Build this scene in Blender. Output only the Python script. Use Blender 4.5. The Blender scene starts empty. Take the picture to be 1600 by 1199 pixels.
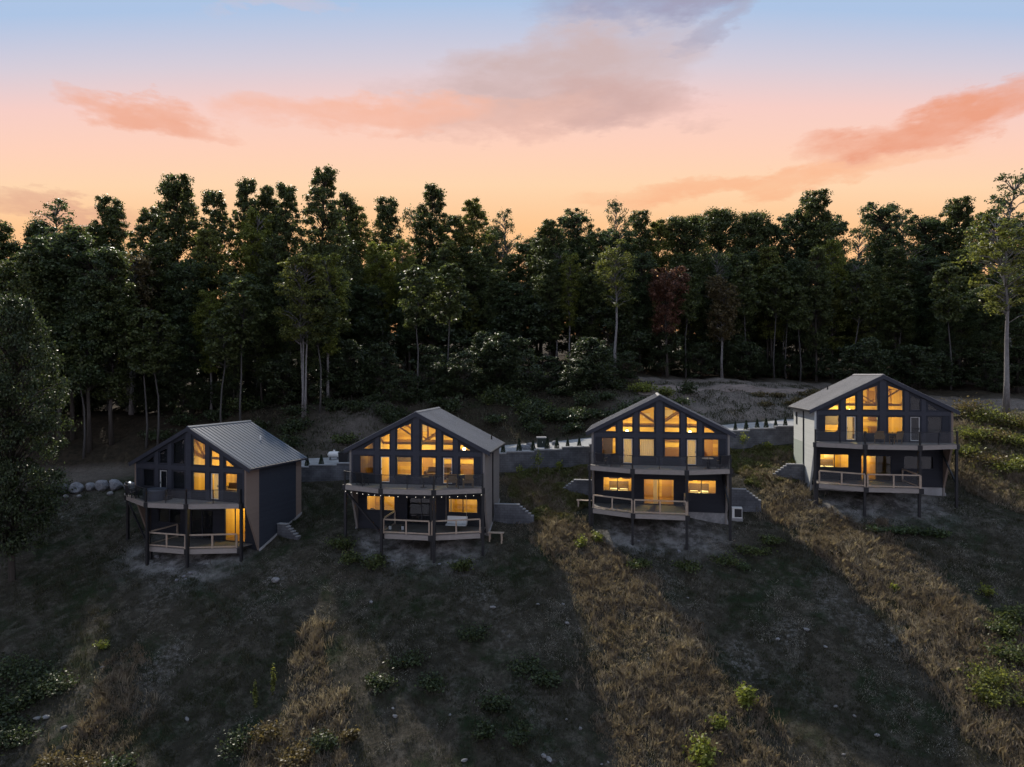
import bpy, math, random
import numpy as np
from mathutils import Vector, noise as mnoise

# ------------------------------------------------------------------ camera, sky, sun, exposure
scene = bpy.context.scene
col = scene.collection
R = math.radians
cam_d = bpy.data.cameras.new('camera')
cam = bpy.data.objects.new('camera', cam_d)
col.objects.link(cam)
cam_d.sensor_fit = 'HORIZONTAL'
cam_d.sensor_width = 36.0
cam_d.lens = 36.0 * 1067.0 / 1600.0
cam_d.shift_y = -14.5 / 1600.0          # horizon a little above the middle of the frame
cam_d.clip_start = 0.5
cam_d.clip_end = 3000
cam.location = (0, 0, 0)
cam.rotation_euler = (R(90), 0, 0)
scene.camera = cam

SUN_ELEV, SUN_AZ = 38.5, -24.0          # azimuth measured from +Y towards +X
sun_d = bpy.data.lights.new('sun', 'SUN')
sun_d.energy = 5.0
sun_d.angle = R(0.8)
sun_d.color = (1.0, 0.90, 0.77)
sun = bpy.data.objects.new('sun', sun_d)
col.objects.link(sun)
sdir = Vector((math.sin(R(SUN_AZ)) * math.cos(R(SUN_ELEV)), math.cos(R(SUN_AZ)) * math.cos(R(SUN_ELEV)), math.sin(R(SUN_ELEV))))
sun.rotation_euler = sdir.to_track_quat('Z', 'Y').to_euler()

def srgb(r, g, b):
    def c(v):
        v /= 255.0
        return v / 12.92 if v <= 0.04045 else ((v + 0.055) / 1.055) ** 2.4
    return (c(r), c(g), c(b), 1.0)

def make_world():
    w = bpy.data.worlds.new('World')
    scene.world = w
    w.use_nodes = True
    nt = w.node_tree
    nt.nodes.clear()
    N, L = nt.nodes.new, nt.links.new
    def math_(op, a, b=None, clamp=False):
        n = N('ShaderNodeMath'); n.operation = op; n.use_clamp = clamp
        for i, v in enumerate((a, b)):
            if v is None: continue
            if isinstance(v, (int, float)): n.inputs[i].default_value = v
            else: L(v, n.inputs[i])
        return n.outputs[0]
    def mix(f, a, b):
        n = N('ShaderNodeMix'); n.data_type = 'RGBA'
        L(f, n.inputs[0])
        for s, v in ((6, a), (7, b)):
            if isinstance(v, tuple): n.inputs[s].default_value = v
            else: L(v, n.inputs[s])
        return n.outputs[2]
    def ramp(f, stops):
        n = N('ShaderNodeValToRGB'); n.color_ramp.interpolation = 'LINEAR'
        e = n.color_ramp.elements
        while len(e) < len(stops): e.new(0.5)
        for el, (p, c) in zip(e, stops): el.position = p; el.color = c
        L(f, n.inputs[0])
        return n.outputs[0]
    tc = N('ShaderNodeTexCoord')
    sep = N('ShaderNodeSeparateXYZ'); L(tc.outputs['Generated'], sep.inputs[0])
    x, y, z = sep.outputs
    el = math_('MULTIPLY', math_('ARCSINE', z), 180 / math.pi)
    az = math_('MULTIPLY', math_('ARCTAN2', x, y), 180 / math.pi)
    elf = math_('DIVIDE', math_('DIVIDE', el, math_('MAXIMUM', math_('COSINE', math_('MULTIPLY', az, math.pi / 180)), 0.78)), 90.0, True)   # bands sag a little to either side of the sunset
    warm = ramp(elf, [(0.0, srgb(252, 178, 120)), (12 / 90, srgb(255, 200, 146)), (15.5 / 90, srgb(255, 215, 176)), (18.5 / 90, srgb(255, 210, 188)),
                      (21.5 / 90, srgb(247, 207, 199)), (24.5 / 90, srgb(216, 206, 217)), (28.5 / 90, srgb(174, 197, 229)), (42 / 90, srgb(172, 194, 226)), (1.0, srgb(174, 194, 222))])
    cool = ramp(elf, [(0.0, srgb(196, 192, 206)), (12 / 90, srgb(206, 200, 216)), (25 / 90, srgb(188, 198, 226)), (45 / 90, srgb(176, 194, 224)), (1.0, srgb(174, 194, 222))])
    # toward the sunset the sky is warm, away from it dusky blue
    fwd = math_('ADD', math_('MULTIPLY', y, 0.75), 0.42, True)
    base = mix(fwd, cool, warm)
    # clouds: soft banks with noisy edges, fixed in the sky's own azimuth and elevation (degrees)
    comb = N('ShaderNodeCombineXYZ'); L(math_('MULTIPLY', az, 0.045), comb.inputs[0]); L(math_('MULTIPLY', el, 0.13), comb.inputs[1])
    def noise_(vec, scale, detail, rough, w=0.0):
        n = N('ShaderNodeTexNoise'); n.noise_dimensions = '4D'
        L(vec, n.inputs['Vector']); n.inputs['W'].default_value = w
        n.inputs['Scale'].default_value = scale; n.inputs['Detail'].default_value = detail; n.inputs['Roughness'].default_value = rough
        return n
    nz = noise_(comb.outputs[0], 2.2, 7, 0.62, 1.3)
    nz2 = noise_(comb.outputs[0], 6.0, 6, 0.6, 4.1)
    nz3 = noise_(comb.outputs[0], 9.0, 7, 0.62, 8.7)
    sepn = N('ShaderNodeSeparateColor'); L(nz.outputs['Color'], sepn.inputs[0])
    azd = math_('ADD', az, math_('MULTIPLY', math_('SUBTRACT', sepn.outputs[0], 0.5), 17.0))
    azd = math_('ADD', azd, math_('MULTIPLY', math_('SUBTRACT', nz2.outputs[0], 0.5), 5.0))
    eld = math_('ADD', el, math_('MULTIPLY', math_('SUBTRACT', sepn.outputs[1], 0.5), 6.5))
    eld = math_('ADD', eld, math_('MULTIPLY', math_('SUBTRACT', nz3.outputs[0], 0.5), 2.4))
    out = base
    #        az    el    ra   re   tilt  colour               strength softness
    clouds = [(3.6, 23.8, 12.5, 3.5, 0.10, srgb(206, 180, 178), 0.88),
              (9.0, 21.3, 7.0, 2.0, -0.08, srgb(208, 172, 166), 0.85),
              (-1.0, 20.4, 9.0, 1.6, 0.05, srgb(228, 184, 170), 0.75),
              (-12.0, 20.4, 9.5, 1.5, 0.08, srgb(246, 186, 162), 0.85),
              (-28.5, 18.8, 6.0, 1.15, -0.05, srgb(240, 174, 148), 0.92),
              (17.0, 28.6, 14.0, 1.6, 0.04, srgb(164, 160, 184), 0.92),
              (32.5, 17.3, 8.5, 1.5, 0.08, srgb(236, 160, 130), 0.95),
              (20.0, 14.8, 14.0, 0.9, 0.05, srgb(250, 180, 138), 0.70),
              (-33.5, 11.6, 6.0, 0.7, 0.0, srgb(214, 158, 138), 0.60),
              (-19.0, 27.0, 6.0, 0.6, 0.10, srgb(205, 196, 210), 0.60),
              (17.0, 26.0, 4.0, 1.0, 0.25, srgb(172, 168, 188), 0.70),
              (-60.0, 24.0, 18.0, 3.0, 0.05, srgb(220, 176, 170), 0.6),
              (66.0, 25.0, 20.0, 3.0, -0.04, srgb(205, 172, 176), 0.6)]
    for a0, e0, ra, re_, tilt, c, st in clouds:
        da = math_('SUBTRACT', azd, a0)
        de = math_('SUBTRACT', math_('SUBTRACT', eld, e0), math_('MULTIPLY', da, tilt))
        q = math_('ADD', math_('POWER', math_('DIVIDE', da, ra), 2.0), math_('POWER', math_('DIVIDE', de, re_), 2.0))
        m = math_('SUBTRACT', 1.35, q)
        m = math_('MULTIPLY', m, 0.88, True)
        m = math_('MULTIPLY', m, math_('ADD', math_('MULTIPLY', nz2.outputs[0], 1.1), 0.35), True)
        out = mix(math_('MULTIPLY', m, st), out, c)
    bg = N('ShaderNodeBackground'); L(out, bg.inputs[0]); bg.inputs[1].default_value = 1.0
    o = N('ShaderNodeOutputWorld'); L(bg.outputs[0], o.inputs[0])
make_world()

scene.view_settings.view_transform = 'Standard'
scene.view_settings.look = 'None'
scene.view_settings.exposure = 0.0
scene.view_settings.gamma = 1.0
scene.render.engine = 'CYCLES'
cy = scene.cycles
cy.use_denoising = True
try: cy.denoiser = 'OPENIMAGEDENOISE'
except Exception: pass
cy.use_adaptive_sampling = True; cy.adaptive_threshold = 0.03
cy.max_bounces = 5; cy.diffuse_bounces = 2; cy.glossy_bounces = 3; cy.transmission_bounces = 4; cy.transparent_max_bounces = 12
cy.caustics_reflective = False; cy.caustics_refractive = False
cy.sample_clamp_indirect = 4.0

# ------------------------------------------------------------------ helpers
class MB:
    """collects faces, then links them as one mesh object"""
    def __init__(s): s.v = []; s.f = []
    def poly(s, pts):
        i = len(s.v); s.v += [tuple(p) for p in pts]; s.f.append(tuple(range(i, i + len(pts)))); return s
    def box(s, x0, x1, y0, y1, z0, z1):
        i = len(s.v)
        s.v += [(x, y, z) for x in (x0, x1) for y in (y0, y1) for z in (z0, z1)]
        for q in ((0, 1, 3, 2), (4, 6, 7, 5), (0, 4, 5, 1), (2, 3, 7, 6), (0, 2, 6, 4), (1, 5, 7, 3)): s.f.append(tuple(i + k for k in q))
        return s
    def bar(s, a, b, w, h, up=(0, 0, 1)):
        """box beam from a to b, w across, h along up"""
        a, b = Vector(a), Vector(b); d = (b - a).normalized(); u = Vector(up)
        if abs(d.dot(u)) > 0.99: u = Vector((0, 1, 0))
        r = d.cross(u).normalized() * w / 2; u = r.cross(d).normalized() * h / 2
        i = len(s.v)
        for p in (a, b):
            for q in (-r - u, r - u, r + u, -r + u): s.v.append(tuple(p + q))
        for q in ((0, 1, 2, 3), (7, 6, 5, 4), (0, 4, 5, 1), (1, 5, 6, 2), (2, 6, 7, 3), (3, 7, 4, 0)): s.f.append(tuple(i + k for k in q))
        return s
    def tube(s, pts, rad, n=6):
        i = len(s.v); m = len(pts)
        for k, p in enumerate(pts):
            p = Vector(p)
            d = (Vector(pts[min(k + 1, m - 1)]) - Vector(pts[max(k - 1, 0)]))
            d = d.normalized() if d.length > 1e-6 else Vector((0, 0, 1))
            u = Vector((1, 0, 0)) if abs(d.x) < 0.9 else Vector((0, 1, 0))
            a = d.cross(u).normalized(); b = d.cross(a)
            for j in range(n):
                t = 2 * math.pi * j / n
                s.v.append(tuple(p + (a * math.cos(t) + b * math.sin(t)) * rad[k]))
        for k in range(m - 1):
            for j in range(n):
                j2 = (j + 1) % n
                s.f.append((i + k * n + j, i + k * n + j2, i + (k + 1) * n + j2, i + (k + 1) * n + j))
        s.f.append(tuple(i + j for j in range(n))); s.f.append(tuple(i + (m - 1) * n + n - 1 - j for j in range(n)))
        return s
    def prism(s, pts, axis, a, b):
        """polygon given in the two other axes, extruded from a to b along axis"""
        def P(p, t): return {'x': (t, p[0], p[1]), 'y': (p[0], t, p[1]), 'z': (p[0], p[1], t)}[axis]
        n = len(pts); i = len(s.v)
        s.v += [P(p, a) for p in pts] + [P(p, b) for p in pts]
        s.f.append(tuple(i + k for k in range(n))); s.f.append(tuple(i + n + n - 1 - k for k in range(n)))
        for k in range(n):
            k2 = (k + 1) % n
            s.f.append((i + k, i + n + k, i + n + k2, i + k2))
        return s
    def build(s, name, mat, parent=None, smooth=False, dz=0.0):
        me = bpy.data.meshes.new(name)
        v = s.v if not dz else [(a, b, c + dz) for a, b, c in s.v]
        me.from_pydata(v, [], s.f)
        me.validate()
        fix_normals(me)
        if smooth: me.polygons.foreach_set('use_smooth', [True] * len(me.polygons))
        me.materials.append(mat)
        o = bpy.data.objects.new(name, me); col.objects.link(o)
        if parent: o.parent = parent
        return o

import bmesh
def fix_normals(me):
    bm = bmesh.new(); bm.from_mesh(me)
    bmesh.ops.remove_doubles(bm, verts=bm.verts, dist=1e-4)
    bmesh.ops.recalc_face_normals(bm, faces=bm.faces)
    bm.to_mesh(me); bm.free()

def tag(o, label, cat, group=None):
    o['label'] = label; o['category'] = cat
    if group: o['group'] = group
    return o
def empty(name, loc, rz=0.0):
    o = bpy.data.objects.new(name, None); col.objects.link(o)
    o.empty_display_size = 0.3; o.location = loc; o.rotation_euler = (0, 0, rz)
    return o
def fast_mesh(name, verts, faces_n, mat, parent=None, k=3, smooth=False):
    """big mesh of separate k-gons straight from a numpy array (n*k, 3)"""
    me = bpy.data.meshes.new(name)
    nv = len(verts)
    me.vertices.add(nv); me.vertices.foreach_set('co', verts.astype(np.float32).ravel())
    me.loops.add(nv); me.loops.foreach_set('vertex_index', np.arange(nv, dtype=np.int32))
    me.polygons.add(faces_n); me.polygons.foreach_set('loop_start', np.arange(0, nv, k, dtype=np.int32))
    me.update(calc_edges=True)
    me.materials.append(mat)
    o = bpy.data.objects.new(name, me); col.objects.link(o)
    if parent: o.parent = parent
    return o

# ------------------------------------------------------------------ materials
MATS = {}
def mat(name, color, rough=0.8, spec=0.3, metal=0.0, var=None, scale=3.0, bump=0.0, bscale=20.0, fine=None, stretch=(1, 1, 1), island=None, translucent=0.0, wet=None, coords='Object'):
    """principled material; var: second colour mixed in by noise, fine: third one by finer noise, island: colours spread over loose leaves"""
    if name in MATS: return MATS[name]
    m = bpy.data.materials.new(name); MATS[name] = m; m.use_nodes = True
    nt = m.node_tree; nt.nodes.clear(); N, L = nt.nodes.new, nt.links.new
    bs = N('ShaderNodeBsdfPrincipled'); out = N('ShaderNodeOutputMaterial')
    bs.inputs['Roughness'].default_value = rough; bs.inputs['Metallic'].default_value = metal
    bs.inputs['Specular IOR Level'].default_value = spec
    bs.inputs['Base Color'].default_value = (*color, 1)
    tc = N('ShaderNodeTexCoord'); mp = N('ShaderNodeMapping'); mp.inputs['Scale'].default_value = stretch
    L(tc.outputs[coords], mp.inputs[0])
    cur = None
    def mixc(f, a, b):
        n = N('ShaderNodeMix'); n.data_type = 'RGBA'; L(f, n.inputs[0])
        for s, v in ((6, a), (7, b)):
            if isinstance(v, tuple): n.inputs[s].default_value = (*v[:3], 1)
            else: L(v, n.inputs[s])
        return n.outputs[2]
    def nz(sc, det=5, lo=0.35, hi=0.65):
        n = N('ShaderNodeTexNoise'); n.inputs['Scale'].default_value = sc; n.inputs['Detail'].default_value = det; n.inputs['Roughness'].default_value = 0.65
        L(mp.outputs[0], n.inputs['Vector'])
        r = N('ShaderNodeMapRange'); r.inputs[1].default_value = lo; r.inputs[2].default_value = hi; L(n.outputs[0], r.inputs[0])
        return n.outputs[0], r.outputs[0]
    cur = color
    if island:
        g = N('ShaderNodeNewGeometry'); rp = N('ShaderNodeValToRGB'); e = rp.color_ramp.elements
        while len(e) < len(island): e.new(0.5)
        for i, (el, c) in enumerate(zip(e, island)): el.position = i / (len(island) - 1); el.color = (*c, 1)
        L(g.outputs['Random Per Island'], rp.inputs[0]); cur = rp.outputs[0]
    if var is not None:
        _, r = nz(scale); cur = mixc(r, cur, var)
    if fine is not None:
        _, r = nz(scale * 6, 6, 0.5, 0.75); cur = mixc(r, cur, fine)
    if not isinstance(cur, tuple): L(cur, bs.inputs['Base Color'])
    if bump:
        n, _ = nz(bscale, 4)
        b = N('ShaderNodeBump'); b.inputs['Strength'].default_value = bump; b.inputs['Distance'].default_value = 0.05
        L(n, b.inputs['Height']); L(b.outputs[0], bs.inputs['Normal'])
    sh = bs.outputs[0]
    if translucent:
        t = N('ShaderNodeBsdfTranslucent'); ms = N('ShaderNodeMixShader'); ms.inputs[0].default_value = translucent
        if isinstance(cur, tuple): t.inputs[0].default_value = (*cur[:3], 1)
        else:
            bc = N('ShaderNodeMix'); bc.data_type = 'RGBA'; bc.blend_type = 'MULTIPLY'; bc.inputs[0].default_value = 1.0; bc.inputs[7].default_value = (1.7, 1.7, 1.1, 1)
            L(cur, bc.inputs[6]); L(bc.outputs[2], t.inputs[0])
        L(sh, ms.inputs[1]); L(t.outputs[0], ms.inputs[2]); sh = ms.outputs[0]
    L(sh, out.inputs[0])
    return m

def lap_mat(name, c1, c2, pitch=0.2, axis=2, rough=0.7, depth=0.02, spec=0.3):
    """painted lap siding or planks: saw-tooth relief along one object axis, slight board to board colour change"""
    if name in MATS: return MATS[name]
    m = bpy.data.materials.new(name); MATS[name] = m; m.use_nodes = True
    nt = m.node_tree; N, L = nt.nodes.new, nt.links.new
    bs = nt.nodes['Principled BSDF']; bs.inputs['Roughness'].default_value = rough; bs.inputs['Specular IOR Level'].default_value = spec
    tc = N('ShaderNodeTexCoord'); sp = N('ShaderNodeSeparateXYZ'); L(tc.outputs['Object'], sp.inputs[0])
    d = N('ShaderNodeMath'); d.operation = 'DIVIDE'; d.inputs[1].default_value = pitch; L(sp.outputs[axis], d.inputs[0])
    fl = N('ShaderNodeMath'); fl.operation = 'FLOOR'; L(d.outputs[0], fl.inputs[0])
    fr = N('ShaderNodeMath'); fr.operation = 'FRACT'; L(d.outputs[0], fr.inputs[0])
    wn = N('ShaderNodeTexWhiteNoise'); wn.noise_dimensions = '1D'; L(fl.outputs[0], wn.inputs['W'])
    ns = N('ShaderNodeTexNoise'); ns.inputs['Scale'].default_value = 1.7; ns.inputs['Detail'].default_value = 6; L(tc.outputs['Object'], ns.inputs['Vector'])
    ad = N('ShaderNodeMath'); ad.operation = 'ADD'; L(wn.outputs[0], ad.inputs[0]); L(ns.outputs[0], ad.inputs[1])
    hf = N('ShaderNodeMath'); hf.operation = 'MULTIPLY'; hf.inputs[1].default_value = 0.5; L(ad.outputs[0], hf.inputs[0])
    mx = N('ShaderNodeMix'); mx.data_type = 'RGBA'; mx.inputs[6].default_value = (*c1, 1); mx.inputs[7].default_value = (*c2, 1)
    L(hf.outputs[0], mx.inputs[0])
    gt = N('ShaderNodeMath'); gt.operation = 'GREATER_THAN'; gt.inputs[1].default_value = 0.92; L(fr.outputs[0], gt.inputs[0])
    L(mx.outputs[2], bs.inputs['Base Color'])
    iv = N('ShaderNodeMath'); iv.operation = 'SUBTRACT'; iv.inputs[0].default_value = 1.0; L(fr.outputs[0], iv.inputs[1])
    b = N('ShaderNodeBump'); b.inputs['Strength'].default_value = 0.9; b.inputs['Distance'].default_value = depth
    L(iv.outputs[0], b.inputs['Height']); L(b.outputs[0], bs.inputs['Normal'])
    return m

def block_mat(name, c1, c2, mortar, w=0.42, h=0.2):
    if name in MATS: return MATS[name]
    m = bpy.data.materials.new(name); MATS[name] = m; m.use_nodes = True
    nt = m.node_tree; N, L = nt.nodes.new, nt.links.new
    bs = nt.nodes['Principled BSDF']; bs.inputs['Roughness'].default_value = 0.9; bs.inputs['Specular IOR Level'].default_value = 0.2
    tc = N('ShaderNodeTexCoord'); mp = N('ShaderNodeMapping'); mp.inputs['Rotation'].default_value = (R(90), 0, 0)
    L(tc.outputs['Object'], mp.inputs[0])
    br = N('ShaderNodeTexBrick'); L(mp.outputs[0], br.inputs['Vector'])
    br.inputs['Color1'].default_value = (*c1, 1); br.inputs['Color2'].default_value = (*c2, 1); br.inputs['Mortar'].default_value = (*mortar, 1)
    br.inputs['Scale'].default_value = 1.0; br.inputs['Mortar Size'].default_value = 0.012; br.inputs['Brick Width'].default_value = w; br.inputs['Row Height'].default_value = h
    ns = N('ShaderNodeTexNoise'); ns.inputs['Scale'].default_value = 1.1; ns.inputs['Detail'].default_value = 7; L(tc.outputs['Object'], ns.inputs['Vector'])
    mr = N('ShaderNodeMapRange'); mr.inputs[1].default_value = 0.35; mr.inputs[2].default_value = 0.7; mr.inputs[3].default_value = 0.6; mr.inputs[4].default_value = 1.15; L(ns.outputs[0], mr.inputs[0])
    mu = N('ShaderNodeMix'); mu.data_type = 'RGBA'; mu.blend_type = 'MULTIPLY'; mu.inputs[0].default_value = 1.0
    L(br.outputs[0], mu.inputs[6]); L(mr.outputs[0], mu.inputs[7]); L(mu.outputs[2], bs.inputs['Base Color'])
    b = N('ShaderNodeBump'); b.inputs['Strength'].default_value = 0.6; b.inputs['Distance'].default_value = 0.02; b.invert = True
    L(br.outputs['Fac'], b.inputs['Height']); L(b.outputs[0], bs.inputs['Normal'])
    return m

def glass_mat(name, tint=(1, 1, 1), refl=1.0):
    if name in MATS: return MATS[name]
    m = bpy.data.materials.new(name); MATS[name] = m; m.use_nodes = True
    nt = m.node_tree; nt.nodes.clear(); N, L = nt.nodes.new, nt.links.new
    tr = N('ShaderNodeBsdfTransparent'); tr.inputs[0].default_value = (*tint, 1)
    gl = N('ShaderNodeBsdfGlossy'); gl.inputs['Roughness'].default_value = 0.015
    fr = N('ShaderNodeLayerWeight'); fr.inputs[0].default_value = 0.5
    pw = N('ShaderNodeMath'); pw.operation = 'POWER'; pw.inputs[1].default_value = 5.0; L(fr.outputs['Facing'], pw.inputs[0])
    k = N('ShaderNodeMath'); k.operation = 'MULTIPLY_ADD'; k.inputs[1].default_value = 0.9; k.inputs[2].default_value = 0.04 * refl; k.use_clamp = True; L(pw.outputs[0], k.inputs[0])
    mx = N('ShaderNodeMixShader'); o = N('ShaderNodeOutputMaterial')
    L(k.outputs[0], mx.inputs[0]); L(tr.outputs[0], mx.inputs[1]); L(gl.outputs[0], mx.inputs[2]); L(mx.outputs[0], o.inputs[0])
    return m

def emit_mat(name, color, strength):
    if name in MATS: return MATS[name]
    m = bpy.data.materials.new(name); MATS[name] = m; m.use_nodes = True
    nt = m.node_tree; nt.nodes.clear(); N, L = nt.nodes.new, nt.links.new
    e = N('ShaderNodeEmission'); e.inputs[0].default_value = (*color, 1); e.inputs[1].default_value = strength
    o = N('ShaderNodeOutputMaterial'); L(e.outputs[0], o.inputs[0])
    return m

# ------------------------------------------------------------------ terrain
#@TERRAIN
KX  = np.array([-300, -70, -45, -24.5, -16, -7.4, 3, 11, 21, 29.4, 45, 60, 300.])
KRY = np.array([52, 50, 49.5, 48.9, 48.8, 48.8, 49.6, 50.5, 51.6, 52.7, 54, 55, 60.])
KRZ = np.array([-18, -15.5, -14.8, -14.1, -13.6, -13.3, -13.0, -12.8, -12.0, -11.0, -9.6, -8.5, -4.])
KYW = np.array([62, 61, 61, 60.6, 60.5, 60.5, 61, 62.3, 64, 65.2, 66, 67, 70.])
KZB = np.array([-12, -11, -10.3, -9.8, -9.4, -9.0, -8.5, -7.8, -7.0, -6.3, -5.0, -4.3, -2.])
KZT = np.array([-11.9, -10.8, -10.0, -8.8, -8.2, -7.6, -6.97, -6.3, -5.5, -4.9, -4.3, -3.9, -1.5])
KB1 = np.array([-7, -6, -5, -4.0, -3.6, -3.3, -3.0, -2.4, -2.0, -1.9, -3.0, -3.0, 0.])
KB2 = np.array([-3, -3, -2, -0.5, 0, 0.3, 1.0, 1.7, -0.3, -0.4, -1.0, -1.0, 1.])
ROADW = 8.6
def K(a, X): return np.interp(X, KX, a)
def ground(X, Y):
    X = np.asarray(X, float); Y = np.asarray(Y, float)
    ry, rz, yw, zb, zt, b1, b2 = (K(a, X) for a in (KRY, KRZ, KYW, KZB, KZT, KB1, KB2))
    yf = yw + ROADW
    front = rz - 0.40 * (ry - np.maximum(Y, 5)) - 0.05 * np.maximum(5 - Y, 0)
    mid = rz + (zb - rz) * (Y - ry) / (yw - ry)
    k1 = zt + (b1 - zt) * (Y - yf) / 9.0
    k2 = b1 + (b2 - b1) * (Y - yf - 9) / 17.0
    k3 = b2 + (Y - yf - 26) * 0.075
    z = np.where(Y <= ry, front, np.where(Y <= yw, mid, np.where(Y <= yf, zt, np.where(Y <= yf + 9, k1, np.where(Y <= yf + 26, k2, k3)))))
    # gentle lumps, none on the driveway
    lump = 0.16 * np.sin(X * 0.55 + Y * 0.31) * np.sin(Y * 0.47 - X * 0.21 + 1) + 0.09 * np.sin(X * 1.3 - Y * 0.9) * np.sin(Y * 1.1 + X * 0.7 + 2) + 0.04 * np.sin(X * 2.9 + 1.3 * np.sin(Y * 1.7)) * np.sin(Y * 3.3 + X)
    damp = np.clip(np.minimum(np.abs(Y - yw + 0.0) / 2.0, 1), 0, 1) * np.where((Y > yw) & (Y < yf), 0.0, 1.0)
    damp = np.where(Y > yf, np.clip((Y - yf) / 2, 0, 1) * 1.6, damp)
    mound = 0.9 * np.exp(-((X - 44) / 6) ** 2 - ((Y - 62) / 4) ** 2)
    return z + lump * damp + mound
#@END
HOUSES = [(-24.16, 50.85, -6.77, 18.36), (-7.15, 50.73, -5.66, 8.26), (11.32, 52.42, -4.48, 10.43), (29.69, 54.59, -2.89, 8.73)]
def to_local(h, X, Y):
    x0, y0, z0, a = HOUSES[h]; a = R(a); c, s = math.cos(a), math.sin(a)
    dx, dy = X - x0, Y - y0
    return dx * c - dy * s, dx * s + dy * c
def to_world(h, x, y):
    x0, y0, z0, a = HOUSES[h]; a = R(a); c, s = math.cos(a), math.sin(a)
    return x0 + x * c + y * s, y0 - x * s + y * c
def gz(x, y): return float(ground(x, y))

# ------------------------------------------------------------------ ground, driveway
def make_terrain():
    xs = np.concatenate([np.linspace(-300, -80, 14)[:-1], np.linspace(-80, -48, 20)[:-1], np.arange(-48, 56, 0.42), np.linspace(56, 90, 20), np.linspace(90, 300, 14)[1:]])
    dv = np.concatenate([np.linspace(-120, -45, 16)[:-1], np.linspace(-45, -36, 14)[:-1], np.arange(-36, -0.3, 0.42), [-0.02, 0.02], np.arange(0.5, 30, 0.55), np.linspace(31, 80, 30), np.linspace(90, 420, 18)])
    X = np.repeat(xs[:, None], len(dv), 1)
    Y = K(KYW, X) + dv[None, :]
    Z = ground(X, Y)
    for h, (x0, y0, z0, a) in enumerate(HOUSES):          # cellar cut under each cabin
        lx, ly = to_local(h, X, Y)
        ins = (np.abs(lx) < 4.75) & (ly > 1.95) & (ly < 6.3)
        Z = np.where(ins, np.minimum(Z, z0 - 6.7), Z)
    n, m = X.shape
    co = np.stack([X, Y, Z], -1).reshape(-1, 3)
    i = np.arange(n * m).reshape(n, m)
    fc = np.stack([i[:-1, :-1], i[1:, :-1], i[1:, 1:], i[:-1, 1:]], -1).reshape(-1, 4)
    me = bpy.data.meshes.new('ground')
    me.vertices.add(len(co)); me.vertices.foreach_set('co', co.astype(np.float32).ravel())
    me.loops.add(fc.size); me.loops.foreach_set('vertex_index', fc.astype(np.int32).ravel())
    me.polygons.add(len(fc)); me.polygons.foreach_set('loop_start', np.arange(0, fc.size, 4, dtype=np.int32))
    me.polygons.foreach_set('use_smooth', np.ones(len(fc), bool))
    me.update(calc_edges=True)
    # what covers the soil: r bare soil, g leaf litter of the wood, b dusty subsoil thrown up round the footings
    yf = K(KYW, X) + ROADW
    d = Y - yf
    litter = np.clip((d - 7) / 5, 0, 1) * np.where((X > 17) & (X < 45), np.clip((d - 21) / 4, 0, 1), 1)
    east = np.clip((X - 9) / 5, 0, 1); rocky = np.exp(-((X + 17) / 6) ** 2) * 0.75
    litter = np.maximum(litter, np.clip(d / 1.2, 0, 1) * (1 - np.maximum(east, rocky)))
    soil = np.clip(d / 1.0, 0, 1) * (1 - litter)
    soil = np.maximum(soil, np.clip((-34 - X) / 6, 0, 1) * np.clip((Y - 55) / 8, 0, 1) * 0.6)
    dust = np.zeros_like(X)
    for h in range(4):
        lx, ly = to_local(h, X, Y)
        q = np.exp(-(lx / 4.6) ** 4) * np.exp(-((ly + 0.2) / 2.3) ** 2)
        dust = np.maximum(dust, q)
    zc = np.stack([soil, litter, dust, np.ones_like(X)], -1).reshape(-1, 4)
    at = me.color_attributes.new('cover', 'FLOAT_COLOR', 'POINT'); at.data.foreach_set('color', zc.astype(np.float32).ravel())
    m_ = bpy.data.materials.new('turf_and_soil'); m_.use_nodes = True
    nt = m_.node_tree; N, L = nt.nodes.new, nt.links.new
    bs = nt.nodes['Principled BSDF']; bs.inputs['Roughness'].default_value = 0.95; bs.inputs['Specular IOR Level'].default_value = 0.1
    tc = N('ShaderNodeTexCoord')
    def nz(sc, lo, hi, det=6, rough=0.65, stretch=(1, 1, 1)):
        mp = N('ShaderNodeMapping'); mp.inputs['Scale'].default_value = stretch; L(tc.outputs['Object'], mp.inputs[0])
        n_ = N('ShaderNodeTexNoise'); n_.inputs['Scale'].default_value = sc; n_.inputs['Detail'].default_value = det; n_.inputs['Roughness'].default_value = rough
        L(mp.outputs[0], n_.inputs['Vector'])
        r = N('ShaderNodeMapRange'); r.inputs[1].default_value = lo; r.inputs[2].default_value = hi; L(n_.outputs[0], r.inputs[0])
        return r.outputs[0]
    def mix(f, a, b):
        n_ = N('ShaderNodeMix'); n_.data_type = 'RGBA'; L(f, n_.inputs[0])
        for s, v in ((6, a), (7, b)):
            if isinstance(v, tuple): n_.inputs[s].default_value = (*v, 1)
            else: L(v, n_.inputs[s])
        return n_.outputs[2]
    def mul(a, b):
        n_ = N('ShaderNodeMath'); n_.operation = 'MULTIPLY'; n_.use_clamp = True; L(a, n_.inputs[0])
        if isinstance(b, (int, float)): n_.inputs[1].default_value = b
        else: L(b, n_.inputs[1])
        return n_.outputs[0]
    c = mix(nz(0.16, 0.40, 0.60), (0.038, 0.035, 0.025), (0.068, 0.058, 0.044))
    c = mix(nz(0.26, 0.50, 0.60), c, (0.020, 0.032, 0.014))
    c = mix(nz(1.3, 0.48, 0.68), c, (0.105, 0.094, 0.075))
    c = mix(nz(4.0, 0.45, 0.7), c, (0.030, 0.027, 0.020))
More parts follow.
